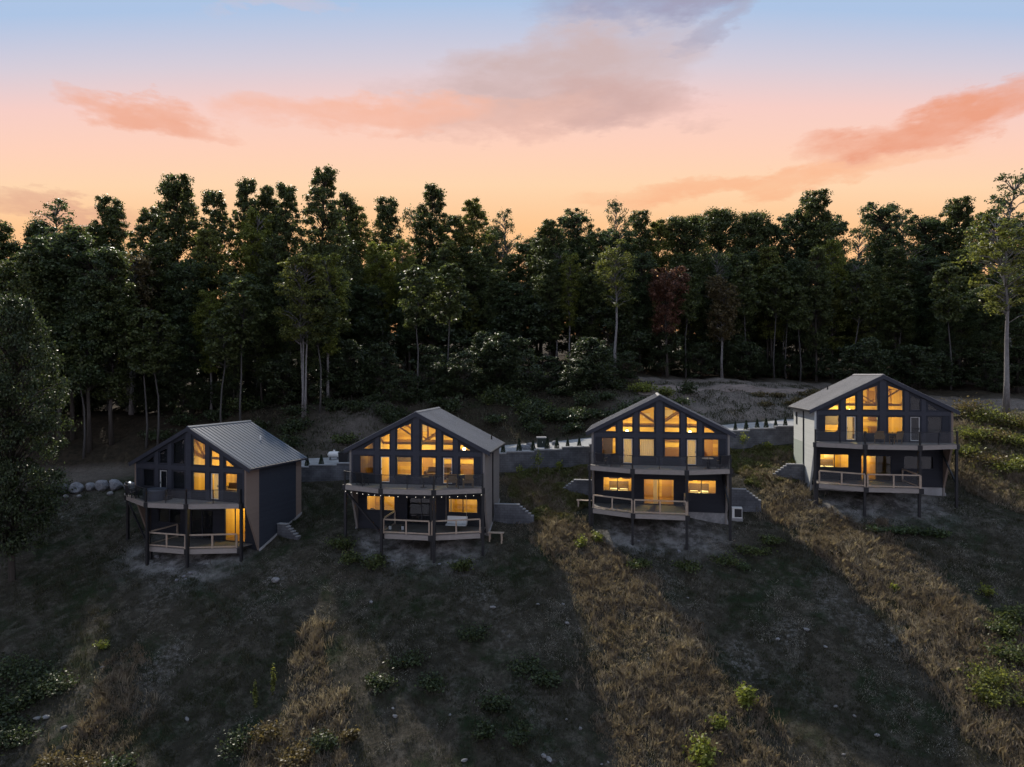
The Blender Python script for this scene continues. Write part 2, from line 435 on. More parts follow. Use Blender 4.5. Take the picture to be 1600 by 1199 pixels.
    c = mix(mul(nz(0.22, 0.54, 0.66, 4, 0.55, (1.0, 0.5, 1)), nz(3.5, 0.48, 0.66)), c, (0.17, 0.16, 0.145))      # chalky bare spots
    att = N('ShaderNodeAttribute'); att.attribute_name = 'cover'; sp = N('ShaderNodeSeparateColor'); L(att.outputs['Color'], sp.inputs[0])
    soilc = mix(nz(0.8, 0.3, 0.7), (0.135, 0.112, 0.094), (0.25, 0.21, 0.18)); soilc = mix(nz(7, 0.45, 0.7), soilc, (0.06, 0.052, 0.045))
    c = mix(mul(sp.outputs[0], 1.0), c, soilc)
    c = mix(sp.outputs[1], c, mix(nz(2.0, 0.35, 0.65), (0.022, 0.019, 0.013), (0.05, 0.038, 0.025)))
    dustc = mix(nz(0.9, 0.42, 0.6), (0.10, 0.096, 0.092), (0.40, 0.39, 0.375))
    c = mix(mul(sp.outputs[2], nz(0.7, 0.25, 0.6)), c, dustc)
    L(c, bs.inputs['Base Color'])
    nn = N('ShaderNodeTexNoise'); nn.inputs['Scale'].default_value = 5.0; nn.inputs['Detail'].default_value = 9; nn.inputs['Roughness'].default_value = 0.75; L(tc.outputs['Object'], nn.inputs['Vector'])
    b = N('ShaderNodeBump'); b.inputs['Strength'].default_value = 0.8; b.inputs['Distance'].default_value = 0.18; L(nn.outputs[0], b.inputs['Height']); L(b.outputs[0], bs.inputs['Normal'])
    me.materials.append(m_)
    o = bpy.data.objects.new('ground', me); col.objects.link(o); o['kind'] = 'structure'
    o['label'] = 'dim grassy hillside falling away below the cabins'
make_terrain()

def make_driveway():
    xs = np.arange(-23.5, 34, 0.5)
    b = MB(); rows = np.array([0.75, 2.5, 5, 7.0, 8.2])
    P = [[(x, float(K(KYW, x)) + r + (0.25 * math.sin(x * 1.1) if r > 8 else 0), float(K(KZT, x)) + 0.03) for r in rows] for x in xs]
    for i in range(len(xs) - 1):
        for j in range(len(rows) - 1): b.poly([P[i][j], P[i + 1][j], P[i + 1][j + 1], P[i][j + 1]])
    o = b.build('driveway', mat('pale_gravel', (0.34, 0.34, 0.335), 0.95, 0.1, var=(0.24, 0.24, 0.24), scale=0.8, fine=(0.42, 0.41, 0.40), bump=0.6, bscale=14))
    o['kind'] = 'structure'; o['label'] = 'pale driveway running behind the cabins above the retaining wall'
make_driveway()
def make_track():
    b = MB(); P = []
    for i in range(45):
        x = 15 + i * 0.55; yc = float(K(KYW, x)) + ROADW + 11.5 + 0.18 * (x - 15) * -0.35
        w = 2.4 + 0.3 * math.sin(i * 0.7); row = []
        for j in range(9):
            y = yc - w + 2 * w * j / 8 + 0.2 * math.sin(i * 0.9 + j); row.append((x, y, gz(x, y) + 0.05 - 0.03 * (j in (2, 3, 5, 6))))
        P.append(row)
    for i in range(44):
        for j in range(8): b.poly([P[i][j], P[i + 1][j], P[i + 1][j + 1], P[i][j + 1]])
    o = b.build('dirt_track', mat('red_brown_dirt', (0.25, 0.195, 0.165), 0.95, 0.1, var=(0.17, 0.13, 0.11), scale=0.6, fine=(0.30, 0.25, 0.215), bump=0.5, bscale=6), None, True)
    o['kind'] = 'structure'; o['label'] = 'bare reddish dirt track crossing the clearing'
make_track()

# ------------------------------------------------------------------ cabins
PINE = lap_mat('pine_boards', (0.74, 0.49, 0.11), (0.30, 0.145, 0.025), 0.30, 2, 0.5, 0.012)
PINE_CEIL = lap_mat('pine_ceiling', (0.70, 0.45, 0.10), (0.36, 0.19, 0.035), 0.26, 1, 0.5, 0.012)
PINE_FLOOR = lap_mat('oak_floor', (0.30, 0.17, 0.08), (0.22, 0.12, 0.05), 0.16, 0, 0.4, 0.004)
DARK = lap_mat('charcoal_siding', (0.017, 0.019, 0.026), (0.024, 0.027, 0.036), 0.19, 2, 0.65, 0.015)
TRIM = mat('navy_trim', (0.027, 0.030, 0.042), 0.55, 0.35, var=(0.036, 0.039, 0.052), scale=2.0)
BLACK = mat('black_steel', (0.010, 0.011, 0.014), 0.45, 0.4, var=(0.018, 0.018, 0.020), scale=4)
DECKW = lap_mat('deck_boards', (0.22, 0.20, 0.18), (0.16, 0.145, 0.13), 0.14, 1, 0.75, 0.01)
RIM = mat('weathered_rim_board', (0.34, 0.30, 0.27), 0.8, 0.2, var=(0.26, 0.23, 0.205), scale=3, stretch=(1, 1, 6), bump=0.15)
RAILW = mat('tan_rail_timber', (0.47, 0.37, 0.285), 0.75, 0.25, var=(0.37, 0.285, 0.215), scale=4, bump=0.15)
CONC = mat('stained_concrete', (0.30, 0.295, 0.29), 0.9, 0.15, var=(0.13, 0.13, 0.135), scale=0.55, fine=(0.40, 0.39, 0.38), bump=0.3, bscale=9)
CONC_CLEAN = mat('pale_concrete', (0.36, 0.355, 0.35), 0.9, 0.15, var=(0.26, 0.255, 0.25), scale=0.8, bump=0.2)
TAN = lap_mat('tan_panel', (0.23, 0.175, 0.14), (0.20, 0.15, 0.12), 0.2, 2, 0.7, 0.008)
GREYTAN = lap_mat('taupe_siding', (0.24, 0.215, 0.195), (0.20, 0.18, 0.165), 0.2, 2, 0.7, 0.014)
LIGHTGREY = lap_mat('pale_grey_siding', (0.52, 0.53, 0.51), (0.44, 0.455, 0.44), 0.2, 2, 0.7, 0.016)
SAGE = lap_mat('sage_panel', (0.36, 0.40, 0.36), (0.32, 0.35, 0.31), 0.3, 2, 0.75, 0.008)
SLATE = lap_mat('slate_siding', (0.026, 0.031, 0.042), (0.034, 0.040, 0.053), 0.19, 2, 0.65, 0.014)
WHITE = mat('white_paint', (0.72, 0.71, 0.68), 0.5, 0.4)
GLASS = glass_mat('window_glass', (0.96, 0.97, 0.96), 0.8)
RAILGLASS = glass_mat('rail_glass', (0.88, 0.90, 0.91), 0.35)
CURTAIN = mat('cream_curtain', (0.72, 0.58, 0.38), 0.9, 0.1, translucent=0.35)
LAMP = emit_mat('lamp_globe', (1.0, 0.78, 0.45), 9.0)
BULB = emit_mat('string_bulb', (1.0, 0.93, 0.82), 1.8)

def roof_mat(name, c, rough):
    m = mat(name, c, rough, 0.5, metal=0.0, var=tuple(v * 0.82 for v in c), scale=0.5, fine=tuple(v * 1.15 for v in c))
    return m
ROOFS = [roof_mat('sky_tinted_roof', (0.055, 0.074, 0.105), 0.42), roof_mat('grey_roof', (0.215, 0.215, 0.222), 0.45), roof_mat('mid_grey_roof', (0.235, 0.23, 0.228), 0.45), roof_mat('warm_grey_roof', (0.255, 0.245, 0.24), 0.45)]  # first roof: the sky's blue reflection is put into its base colour

HW, RH, RL = 5.6, 2.86, 6.87          # half roof width, ridge height over the eaves, roof length
def roofz(x): return RH * (1 - abs(x) / HW)
UP_Y, LO_Y, BACK = 0.10, 1.50, 6.65   # upper front wall, lower front wall (set back under the upper floor), rear wall
UF, LF = -2.55, -5.85                 # upper and lower floor levels
def offset_poly(p, d):
    """inset a convex polygon (x,z), given in order, by d"""
    n = len(p); cx = sum(q[0] for q in p) / n; cz = sum(q[1] for q in p) / n
    ls = []
    for i in range(n):
        a, b = p[i], p[(i + 1) % n]; ex, ez = b[0] - a[0], b[1] - a[1]; l = math.hypot(ex, ez)
        nx, nz_ = -ez / l, ex / l
        if (cx - a[0]) * nx + (cz - a[1]) * nz_ < 0: nx, nz_ = -nx, -nz_
        ls.append((nx, nz_, nx * a[0] + nz_ * a[1] + d))
    out = []
    for i in range(n):
        a, b = ls[i - 1], ls[i]; det = a[0] * b[1] - a[1] * b[0]
        out.append(((a[2] * b[1] - a[1] * b[2]) / det, (a[0] * b[2] - a[2] * b[0]) / det))
    return out
def ring(b, p, q, y0, y1):
    """frame between outline p and inset q, from depth y0 to y1"""
    n = len(p)
    for i in range(n):
        j = (i + 1) % n
        b.poly([(p[i][0], y0, p[i][1]), (p[j][0], y0, p[j][1]), (q[j][0], y0, q[j][1]), (q[i][0], y0, q[i][1])])
        b.poly([(p[i][0], y1, p[i][1]), (q[i][0], y1, q[i][1]), (q[j][0], y1, q[j][1]), (p[j][0], y1, p[j][1])])
        b.poly([(q[i][0], y0, q[i][1]), (q[j][0], y0, q[j][1]), (q[j][0], y1, q[j][1]), (q[i][0], y1, q[i][1])])
        b.poly([(p[i][0], y0, p[i][1]), (p[i][0], y1, p[i][1]), (p[j][0], y1, p[j][1]), (p[j][0], y0, p[j][1])])
def wall_with_openings(x0, x1, z0, top, y0, y1, ops, extra=()):
    """front wall in the xz plane with real openings; ops: (xa, xb, zb, zt at xa, zt at xb)"""
    b = MB()
    br = sorted(set([x0, x1] + [o[0] for o in ops] + [o[1] for o in ops] + list(extra)))
    for a, c in zip(br[:-1], br[1:]):
        cov = sorted([o for o in ops if o[0] <= a + 1e-6 and o[1] >= c - 1e-6], key=lambda o: o[2])
        def zt(o, x): return o[3] + (o[4] - o[3]) * (x - o[0]) / (o[1] - o[0])
        lo = (z0, z0); segs = []
        for o in cov:
            segs.append((lo, (o[2], o[2]))); lo = (zt(o, a), zt(o, c))
        segs.append((lo, (top(a), top(c))))
        for l, h in segs:
            for y in (y0, y1): b.poly([(a, y, l[0]), (c, y, l[1]), (c, y, h[1]), (a, y, h[0])])
    for o in ops:
        P = [(o[0], o[2]), (o[1], o[2]), (o[1], o[4]), (o[0], o[3])]
        for i in range(4):
            p, q = P[i], P[(i + 1) % 4]
            if abs(p[0] - q[0]) + abs(p[1] - q[1]) > 1e-4: b.poly([(p[0], y0, p[1]), (q[0], y0, q[1]), (q[0], y1, q[1]), (p[0], y1, p[1])])
    b.poly([(x0, y0, z0), (x0, y1, z0), (x0, y1, top(x0)), (x0, y0, top(x0))]); b.poly([(x1, y0, z0), (x1, y1, z0), (x1, y1, top(x1)), (x1, y0, top(x1))])
    b.poly([(x0, y0, z0), (x1, y0, z0), (x1, y1, z0), (x0, y1, z0)])
    return b
UPPER_OPS = []
for s in (1, -1):
    for xa, xb, zb, ta, tb in ((0.37, 1.52, 0.0, 2.04, 1.60), (2.02, 2.82, 0.0, 1.27, 0.92), (3.30, 4.18, 0.0, 0.62, 0.06),
                               (0.37, 1.52, -1.88, -0.50, -0.50), (2.06, 2.74, -2.42, -0.52, -0.52), (3.30, 4.40, -1.82, -0.45, -0.45)):
        UPPER_OPS.append((xa, xb, zb, ta, tb) if s > 0 else (-xb, -xa, zb, tb, ta))
LOWER_OPS_1 = [(-4.38, -2.10, -4.86, -3.72, -3.72), (-1.18, 1.0, LF + 0.03, -3.60, -3.60), (2.05, 3.95, LF + 0.03, -3.22, -3.22)]
LOWER_OPS_234 = [(-4.38, -2.10, -4.86, -3.72, -3.72), (-1.18, 1.18, LF + 0.03, -3.80, -3.80), (2.10, 4.38, -4.86, -3.78, -3.78)]

def cabin(h, label, side_mats, rooms_up, rooms_lo, lower_side, roof_m, curtains=()):
    LOWER_OPS = LOWER_OPS_1 if h == 0 else LOWER_OPS_234
    X, Y, Z, yaw = HOUSES[h]
    base = -7.0
    root = empty('cabin', (X, Y, Z + base), -R(yaw))
    tag(root, label, 'cabin', 'cabins on the hillside')
    dz = -base
    B = lambda b, name, m, parent=root, smooth=False: b.build(name, m, parent, smooth, dz)
    # ---- upper front wall, lower front wall, footing
    B(wall_with_openings(-5.04, 5.04, -2.84, lambda x: roofz(x) - 0.17, UP_Y, UP_Y + 0.18, UPPER_OPS, (0.0,)), 'front_wall', DARK)
    B(wall_with_openings(-5.04, 5.04, -6.30, lambda x: -2.92, LO_Y, LO_Y + 0.18, LOWER_OPS), 'lower_front_wall', DARK)
    B(MB().box(-5.02, 5.02, LO_Y + 0.05, LO_Y + 0.35, -9.6, -6.302), 'foundation_wall', CONC_CLEAN if h == 3 else CONC)
    b = MB()                                              # trim: wide centre board, band between the window rows, uprights
    b.prism([(-0.25, -2.5), (0.25, -2.5), (0.25, roofz(.25) - 0.36), (0, roofz(0) - 0.36), (-0.25, roofz(.25) - 0.36)], 'y', UP_Y - 0.035, UP_Y - 0.002)
    for s in (-1, 1):
        b.box(min(s * .252, s * 4.9), max(s * .252, s * 4.9), UP_Y - 0.028, UP_Y - 0.002, -0.40, -0.09)
        for xc in (1.77, 3.02):
            b.prism([(s * (xc - .17), -2.5), (s * (xc + .17), -2.5), (s * (xc + .17), -0.402), (s * (xc - .17), -0.402)], 'y', UP_Y - 0.026, UP_Y - 0.002)
            b.prism([(s * (xc - .17), -0.088), (s * (xc + .17), -0.088), (s * (xc + .17), roofz(xc + .17) - 0.42), (s * (xc - .17), roofz(xc - .17) - 0.42)], 'y', UP_Y - 0.026, UP_Y - 0.002)
        b.box(min(s * 4.902, s * 5.03), max(s * 4.902, s * 5.03), UP_Y - 0.03, UP_Y - 0.002, -2.5, -0.1)
    B(b, 'trim_board', TRIM)
    # ---- windows and doors
    def window(o, y, door=False, split=0):
        P = [(o[0], o[2]), (o[1], o[2]), (o[1], o[4]), (o[0], o[3])]
        fm = WHITE if door else TRIM
        fw = 0.05 if not door else 0.045
        b = MB(); P2 = offset_poly(P, 0.004); Q = offset_poly(P, fw)
        ring(b, P2, Q, y + 0.03, y + 0.11)
        if split:
            for k in range(1, split):
                xm = o[0] + (o[1] - o[0]) * k / split
                b.box(xm - 0.03, xm + 0.03, y + 0.035, y + 0.105, o[2] + fw, min(o[3], o[4]) - fw)
        w = B(b, 'door' if door else 'window', fm)
        pn = MB(); Q2 = offset_poly(P, fw * 0.6)
        pn.prism(Q2, 'y', y + 0.062, y + 0.074)
        B(pn, 'pane', GLASS, w)
        if door:
            hx = o[1] - 0.06 if o[0] > 0 else o[0] + 0.06
            B(MB().box(hx - 0.012, hx + 0.012, y - 0.03, y + 0.029, o[2] + 0.9, o[2] + 1.05), 'handle', BLACK, w)
    for o in UPPER_OPS: window(o, UP_Y, door=(o[2] < -2.3))
    for k, o in enumerate(LOWER_OPS): window(o, LO_Y, door=False, split=2)
    # ---- side walls with the wing that tapers back under the upper floor
    def zt(x): return roofz(x) - 0.15
    for s, sm in ((-1, side_mats[0]), (1, side_mats[1])):
        xa, xb = (5.04, 5.20) if s > 0 else (-5.20, -5.04)
        top = roofz(5.2) - 0.16
        main, wing, rear = sm
        b = MB().prism([(1.502, -9.0), (BACK - (0.7 if rear else 0), -9.0), (BACK - (0.7 if rear else 0), top), (1.502, top)], 'x', xa, xb)
        sw = B(b, 'side_wall', main)
        if rear: B(MB().prism([(BACK - 0.698, -9.0), (BACK, -9.0), (BACK, top), (BACK - 0.698, top)], 'x', xa, xb), 'corner_panel', rear)
        B(MB().prism([(UP_Y, top), (1.5, top), (1.5, -6.3), (UP_Y, -2.84)], 'x', xa, xb), 'wing_wall', wing)
        xo0, xo1 = (5.203, 5.29) if s > 0 else (-5.29, -5.203)
        if h in (1, 3): B(MB().box(xo0, xo1, 3.2, 3.29, -6.0, top - 0.05), 'downspout', BLACK)
        if h == 3 and s < 0:
            B(MB().prism([(1.6, -9.0), (3.15, -9.0), (3.15, -5.4), (1.6, -6.0)], 'x', -5.203, -5.225), 'footing_panel', CONC_CLEAN)
            B(MB().box(-5.222, -5.203, 3.35, BACK - 0.1, -5.5, -2.9), 'lower_panel', SAGE)
            w = B(MB().box(-5.24, -5.203, 5.35, 5.75, -1.55, -0.45), 'window', TRIM)
            B(MB().box(-5.247, -5.242, 5.4, 5.7, -1.5, -0.5), 'pane', mat('dark_pane', (0.01, 0.012, 0.016), 0.06, 0.6), w)
        # footing strip showing along the ground at the side
        x2a, x2b = (5.203, 5.26) if s > 0 else (-5.26, -5.203)
        pts = []
        for yy in np.linspace(1.5, BACK, 7):
            wx, wy = to_world(h, s * 5.3, yy); pts.append((yy, gz(wx, wy) - Z))
        b = MB()
        if not (h == 3 and s < 0):
            b.prism([(p[0], p[1] - 1.2) for p in pts] + [(p[0], p[1] + 0.16) for p in reversed(pts)], 'x', x2a, x2b)
            B(b, 'footing_strip', CONC_CLEAN)
    B(wall_with_openings(-5.04, 5.04, -9.0, lambda x: roofz(x) - 0.17, BACK - 0.18, BACK, [], (0.0,)), 'back_wall', side_mats[1][0])
    # floor edge and soffit under the projecting upper floor
    B(MB().box(-5.038, 5.038, UP_Y + 0.182, LO_Y + 0.3, -2.90, -2.845), 'soffit', TRIM)
    # ---- roof: two ribbed slopes, ridge cap, fascia
    for s in (-1, 1):
        b = MB(); t = 0.13
        P = [(0, RH), (s * HW, 0), (s * HW, -t), (0, RH - t)]
        b.prism(P, 'y', 0.0, RL)
        y = 0.12
        while y < RL - 0.05:
            b.prism([(s * 0.1, roofz(0.1) + 0.002), (s * HW, 0.002), (s * HW, 0.035), (s * 0.1, roofz(0.1) + 0.035)], 'y', y, y + 0.045); y += 0.40
        r = B(b, 'roof', roof_m)
        B(MB().box(min(s * HW, s * (HW + .09)), max(s * HW, s * (HW + .09)), -0.03, RL + .02, -0.16, -0.03), 'gutter', BLACK if h != 0 else TRIM, r)
        for (ya, yb) in ((-0.05, -0.002), (RL + 0.002, RL + 0.05)):
            B(MB().prism([(0.0, RH - 0.02), (s * HW, -0.02), (s * HW, -0.34), (0.0, RH - 0.34)], 'y', ya, yb), 'fascia', TRIM, r)
    rc = MB().prism([(-0.16, RH - 0.03), (0, RH + 0.06), (0.16, RH - 0.03)], 'y', -0.02, RL + 0.02)
    B(rc, 'ridge_cap', roof_m)
    vx, vy = ((2.6, 4.9), (4.8, 5.2), (2.0, 4.4), (-2.6, 5.6))[h]
    B(MB().tube([(vx, vy, roofz(vx) - 0.1), (vx, vy, roofz(vx) + 0.32)], [0.06, 0.06], 8), 'vent_pipe', WHITE if h == 0 else BLACK)
    # ---- decks
    UD = [(-5.30, -0.55), (-2.02, -1.95), (1.90, -2.0), (5.16, -0.60)]
    if h == 0: UD = [(-5.9, 0.0), (-2.02, -1.85), (1.25, -1.45), (4.75, 0.0)]
    poly = [(-5.2, UP_Y - 0.004)] + UD + [(5.2, UP_Y - 0.004)]
    if h == 0: poly = [(-5.8, UP_Y - 0.004)] + UD[:-1] + [(4.75, UP_Y - 0.004)]
    B(MB().prism(poly, 'z', UF - 0.05, UF), 'upper_deck', DECKW)
    ls = lower_side
    LD = [(-2.05, -1.55), (1.60, -1.75), (5.05, -0.45)] if ls > 0 else [(-5.10, -0.55), (-1.98, -2.05), (1.95, -2.1)]
    if h == 0: LD = [(-2.30, -1.45), (1.10, -1.25), (4.40, 0.2)]
    lpoly = ([(LD[0][0], LO_Y - 0.004)] + LD + [(5.03 if h else 4.6, LO_Y - 0.004)]) if ls > 0 else ([(-5.03, LO_Y - 0.004)] + LD + [(LD[-1][0], LO_Y - 0.004)])
    B(MB().prism(lpoly, 'z', LF - 0.05, LF), 'lower_deck', DECKW)
    def rims(V, z):
        for a, c in zip(V[:-1], V[1:]): B(MB().bar((a[0], a[1], z - 0.215), (c[0], c[1], z - 0.215), 0.06, 0.33), 'rim_board', RIM)
        for v in V: B(MB().box(v[0] - 0.17, v[0] + 0.17, v[1] - 0.06, v[1] + 0.07, z - 0.42, z - 0.02), 'bracket', BLACK)
    rims(UD, UF); rims(LD, LF)
    b_ = (LD[0][0], LO_Y - 0.03) if ls > 0 else (LD[-1][0], LO_Y - 0.03)
    e_ = LD[0] if ls > 0 else LD[-1]
    B(MB().bar((e_[0], e_[1], LF - 0.215), (b_[0], b_[1], LF - 0.215), 0.05, 0.30), 'rim_board', RIM)
    # posts down to the ground
    for v in UD:
        wx, wy = to_world(h, v[0], v[1] + 0.12); g = gz(wx, wy) - Z
        w = 0.09
        B(MB().box(v[0] - w, v[0] + w, v[1] + 0.035, v[1] + 0.035 + 2 * w, g - 0.6, UF - 0.06), 'post', BLACK)
    if ls > 0: e = UD[0]; f = LD[0]; B(MB().bar((e[0], e[1] + 0.14, UF - 0.5), (f[0] - 0.15, f[1] + 0.25, LF - 0.1), 0.12, 0.12), 'brace', BLACK)
    else: e = UD[-1]; B(MB().bar((e[0] - 0.05, e[1] + 0.16, UF - 3.0), (e[0] - 0.4, LO_Y - 0.05, UF - 0.5), 0.10, 0.10), 'brace', BLACK)
    # upper glass rail
    for a, c in zip(UD[:-1], UD[1:]):
        mid = ((a[0] + c[0]) / 2, (a[1] + c[1]) / 2)
        for p, q in ((a, mid), (mid, c)):
            d = Vector((q[0] - p[0], q[1] - p[1])); d.normalize()
            B(MB().bar((p[0] + d.x * .07, p[1] + d.y * .07, UF + 0.50), (q[0] - d.x * .07, q[1] - d.y * .07, UF + 0.50), 0.012, 0.84), 'glass_panel', RAILGLASS)
        B(MB().box(mid[0] - 0.025, mid[0] + 0.025, mid[1] - 0.025, mid[1] + 0.025, UF, UF + 0.95), 'rail_post', BLACK)
        B(MB().bar((a[0], a[1], UF + 0.97), (c[0], c[1], UF + 0.97), 0.06, 0.035), 'top_rail', BLACK)
    for v in UD: B(MB().box(v[0] - 0.06, v[0] + 0.06, v[1] - 0.06, v[1] + 0.06, UF + .001, UF + 1.02), 'rail_post', BLACK)
    # lower timber rail with panels
    def timber_rail(a, c, n):
        a3 = Vector((a[0], a[1], 0)); c3 = Vector((c[0], c[1], 0)); d = (c3 - a3).normalized()
        a3 += d * 0.10; c3 -= d * 0.10
        z0, z1 = LF + 0.10, LF + 1.0
        b = MB()
        b.bar(a3 + Vector((0, 0, z1)), c3 + Vector((0, 0, z1)), 0.10, 0.09)
        b.bar(a3 + Vector((0, 0, z0)), c3 + Vector((0, 0, z0)), 0.07, 0.09)
        r = B(b, 'railing', RAILW)
        for k in range(n + 1):
            p = a3.lerp(c3, k / n); w = 0.055
            B(MB().bar(p + Vector((0, 0, LF + 0.002)), p + Vector((0, 0, z1 - 0.047)), 0.1, 0.1), 'baluster_post', RAILW, r)
        for k in range(n):
            p = a3.lerp(c3, k / n) + d * 0.06; q = a3.lerp(c3, (k + 1) / n) - d * 0.06
            zc = (z0 + z1) / 2
            B(MB().bar(p + Vector((0, 0, zc)), q + Vector((0, 0, zc)), 0.012, z1 - z0 - 0.10), 'glass_panel', RAILGLASS, r)
    for a, c in zip(LD[:-1], LD[1:]): timber_rail(a, c, 2)
    timber_rail(e_, b_, 1)
    for v in LD:
        if abs(v[0]) > 2.5: continue
        B(MB().box(v[0] - 0.07, v[0] + 0.07, v[1] + 0.1, v[1] + 0.24, UF - 3.2, UF - 0.4), 'post', BLACK)
    for v in LD:
        if all(abs(v[0] - u[0]) > 0.2 for u in UD):
            wx, wy = to_world(h, v[0], v[1] + 0.12); g = gz(wx, wy) - Z
            B(MB().box(v[0] - 0.08, v[0] + 0.08, v[1] + 0.24, v[1] + 0.40, g - 0.6, LF - 0.06), 'post', BLACK)
    # ---- rooms: boarded walls, sloping ceiling, floors, partitions, lamps
    yb = 5.2
    B(wall_with_openings(-5.0, 5.0, UF, lambda x: roofz(x) - 0.30, yb, yb + 0.1, [], (0.0,)), 'room_back_wall', PINE)
    b = MB()
    for s in (-1, 1):
        b.prism([(0, roofz(0) - 0.24), (s * 5.03, roofz(5.03) - 0.24), (s * 5.03, roofz(5.03) - 0.29), (0, roofz(0) - 0.29)], 'y', UP_Y + 0.184, yb)
        b.box(min(s * 4.95, s * 5.03), max(s * 4.95, s * 5.03), UP_Y + 0.184, yb, UF, roofz(4.95) - 0.28)
    B(b, 'ceiling', PINE_CEIL)
    B(MB().box(-5.03, 5.03, UP_Y + 0.184, yb, UF - 0.28, UF), 'upper_floor', PINE_FLOOR)
    B(MB().box(-4.99, 4.99, yb - 0.1, yb, LF, UF - 0.29), 'room_back_wall', PINE)
    b = MB()
    for s in (-1, 1): b.box(min(s * 4.94, s * 5.02), max(s * 4.94, s * 5.02), LO_Y + 0.184, yb - 0.102, LF, UF - 0.29)
    B(b, 'room_side_wall', PINE_CEIL)
    B(MB().box(-5.03, 5.03, LO_Y + 0.184, yb, LF - 0.25, LF), 'lower_floor', PINE_FLOOR)
    def room(x0, x1, y0, zf, zc, energy, upper):
        if x0 > -4.8: # partition on the left side of the room
            B(MB().prism([(y0, zf + .002), (yb - (0.002 if upper else 0.104), zf + .002), (yb - (0.002 if upper else 0.104), (roofz(abs(x0) + .05) - 0.295) if upper else zc), (y0, (roofz(abs(x0) + .05) - 0.295) if upper else zc)], 'x', x0 - 0.05, x0 + 0.05), 'partition', PINE_CEIL)
        if energy <= 0: return
        n = 2 if (x1 - x0) > 7 else 1
        for k in range(n):
            lx = x0 + (x1 - x0) * (k + 0.5) / n; lz = zc - 0.55; ly = y0 + (2.9 if upper else 2.2)
            lamp_o = B(ball((lx, ly, lz), 0.13), 'ceiling_lamp', LAMP, smooth=True)
            B(MB().tube([(lx, ly, lz + 0.14), (lx, ly, (roofz(lx) - 0.3) if upper else zc)], [0.012, 0.012], 5), 'lamp_cord', BLACK, lamp_o)
            ld = bpy.data.lights.new('room_light', 'POINT'); ld.energy = energy / n; ld.color = (1.0, 0.80, 0.30); ld.shadow_soft_size = 0.14
            lo = bpy.data.objects.new('room_light', ld); col.objects.link(lo); lo.parent = root; lo.location = (lx, ly - 0.0, lz + dz - 0.30)
    for x0, x1, e in rooms_up: room(x0, x1, UP_Y + 0.183, UF, 0.35, e, True)
    for x0, x1, e in rooms_lo: room(x0, x1, LO_Y + 0.183, LF, UF - 0.31, e, False)
    for (xa, xb, z0, z1, lower) in curtains:
        y = (LO_Y if lower else UP_Y) + 0.26
        b = MB(); n = max(4, int((xb - xa) / 0.07))
        for k in range(n):
            u0, u1 = xa + (xb - xa) * k / n, xa + (xb - xa) * (k + 1) / n
            y0_, y1_ = y + 0.03 * (k % 2), y + 0.03 * ((k + 1) % 2)
            b.poly([(u0, y0_, z0), (u1, y1_, z0), (u1, y1_, z1), (u0, y0_, z1)])
        B(b, 'curtain', CURTAIN)
    # dark sheets added behind unlit windows so the rooms look black
    DARK_SHEET = mat('blackout_sheet', (0.012, 0.013, 0.017), 0.8, 0.1)
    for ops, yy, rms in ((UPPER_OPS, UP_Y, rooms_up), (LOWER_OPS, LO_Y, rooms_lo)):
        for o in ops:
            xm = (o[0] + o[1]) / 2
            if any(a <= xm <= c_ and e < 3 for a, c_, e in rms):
                B(MB().prism([(o[0] - .04, o[2] - .02), (o[1] + .04, o[2] - .02), (o[1] + .04, o[4] + .03), (o[0] - .04, o[3] + .03)], 'y', yy + 0.20, yy + 0.212), 'dark_sheet', DARK_SHEET)
    # beams, inner doors, shelves and pictures that show through the panes
    rr = random.Random(40 + h)
    BEAM = mat('brown_beam', (0.34, 0.18, 0.05), 0.7); DARKW = mat('dark_doorway', (0.035, 0.02, 0.012), 0.8)
    for yy in (1.6, 3.4):
        B(MB().box(-4.6, 4.6, yy - 0.07, yy + 0.07, 0.28, 0.46), 'tie_beam', BEAM)
        B(MB().box(-0.07, 0.07, yy - 0.07, yy + 0.07, 0.462, roofz(0.07) - 0.31), 'king_post', BEAM)
        for s in (-1, 1): B(MB().bar((s * 0.1, yy, 0.5), (s * 1.75, yy, roofz(1.75) - 0.36), 0.11, 0.11), 'strut', BEAM)
    for xd in (-4.2, -0.4, 4.0):
        x_ = xd + rr.uniform(-.15, .15); B(MB().box(x_ - .42, x_ + .42, yb - 0.03, yb - 0.004, UF + .004, UF + 2.02), 'inner_door', DARKW if rr.random() < .5 else BEAM)
    for xp in (-4.1, -0.9, 0.9, 1.9):
        w_, h_ = rr.uniform(.2, .42), rr.uniform(.18, .35); zc_ = rr.uniform(0.9, 1.35) if abs(xp) < 2.5 else UF + 1.6
        if abs(xp) < 2.5: B(MB().box(xp - w_, xp + w_, yb - 0.04, yb - 0.004, zc_ - h_, zc_ + h_), 'wall_picture', rr.choice([BEAM, DARKW, CURTAIN]))
    for xp in (-3.6, -2.6, 2.6, 3.7):
        w_, h_ = rr.uniform(.25, .5), rr.uniform(.2, .35); B(MB().box(xp - w_, xp + w_, yb - 0.14, yb - 0.104, LF + 1.7 - h_, LF + 1.7 + h_), 'wall_picture', rr.choice([BEAM, DARKW, CURTAIN]))
    for xs in (-0.7, 0.75):
        B(MB().box(xs - .4, xs + .4, yb - 0.13, yb - 0.104, LF + .004, LF + 2.0), 'inner_door', BEAM)
    # kitchen units along the back wall upstairs
    b = MB(); b.box(0.6, 3.6, yb - 0.62, yb - 0.004, UF + 0.003, UF + 0.9); b.box(0.6, 3.6, yb - 0.36, yb - 0.004, UF + 1.45, UF + 2.1)
    B(b, 'kitchen_unit', mat('brown_cabinet', (0.16, 0.08, 0.035), 0.5))
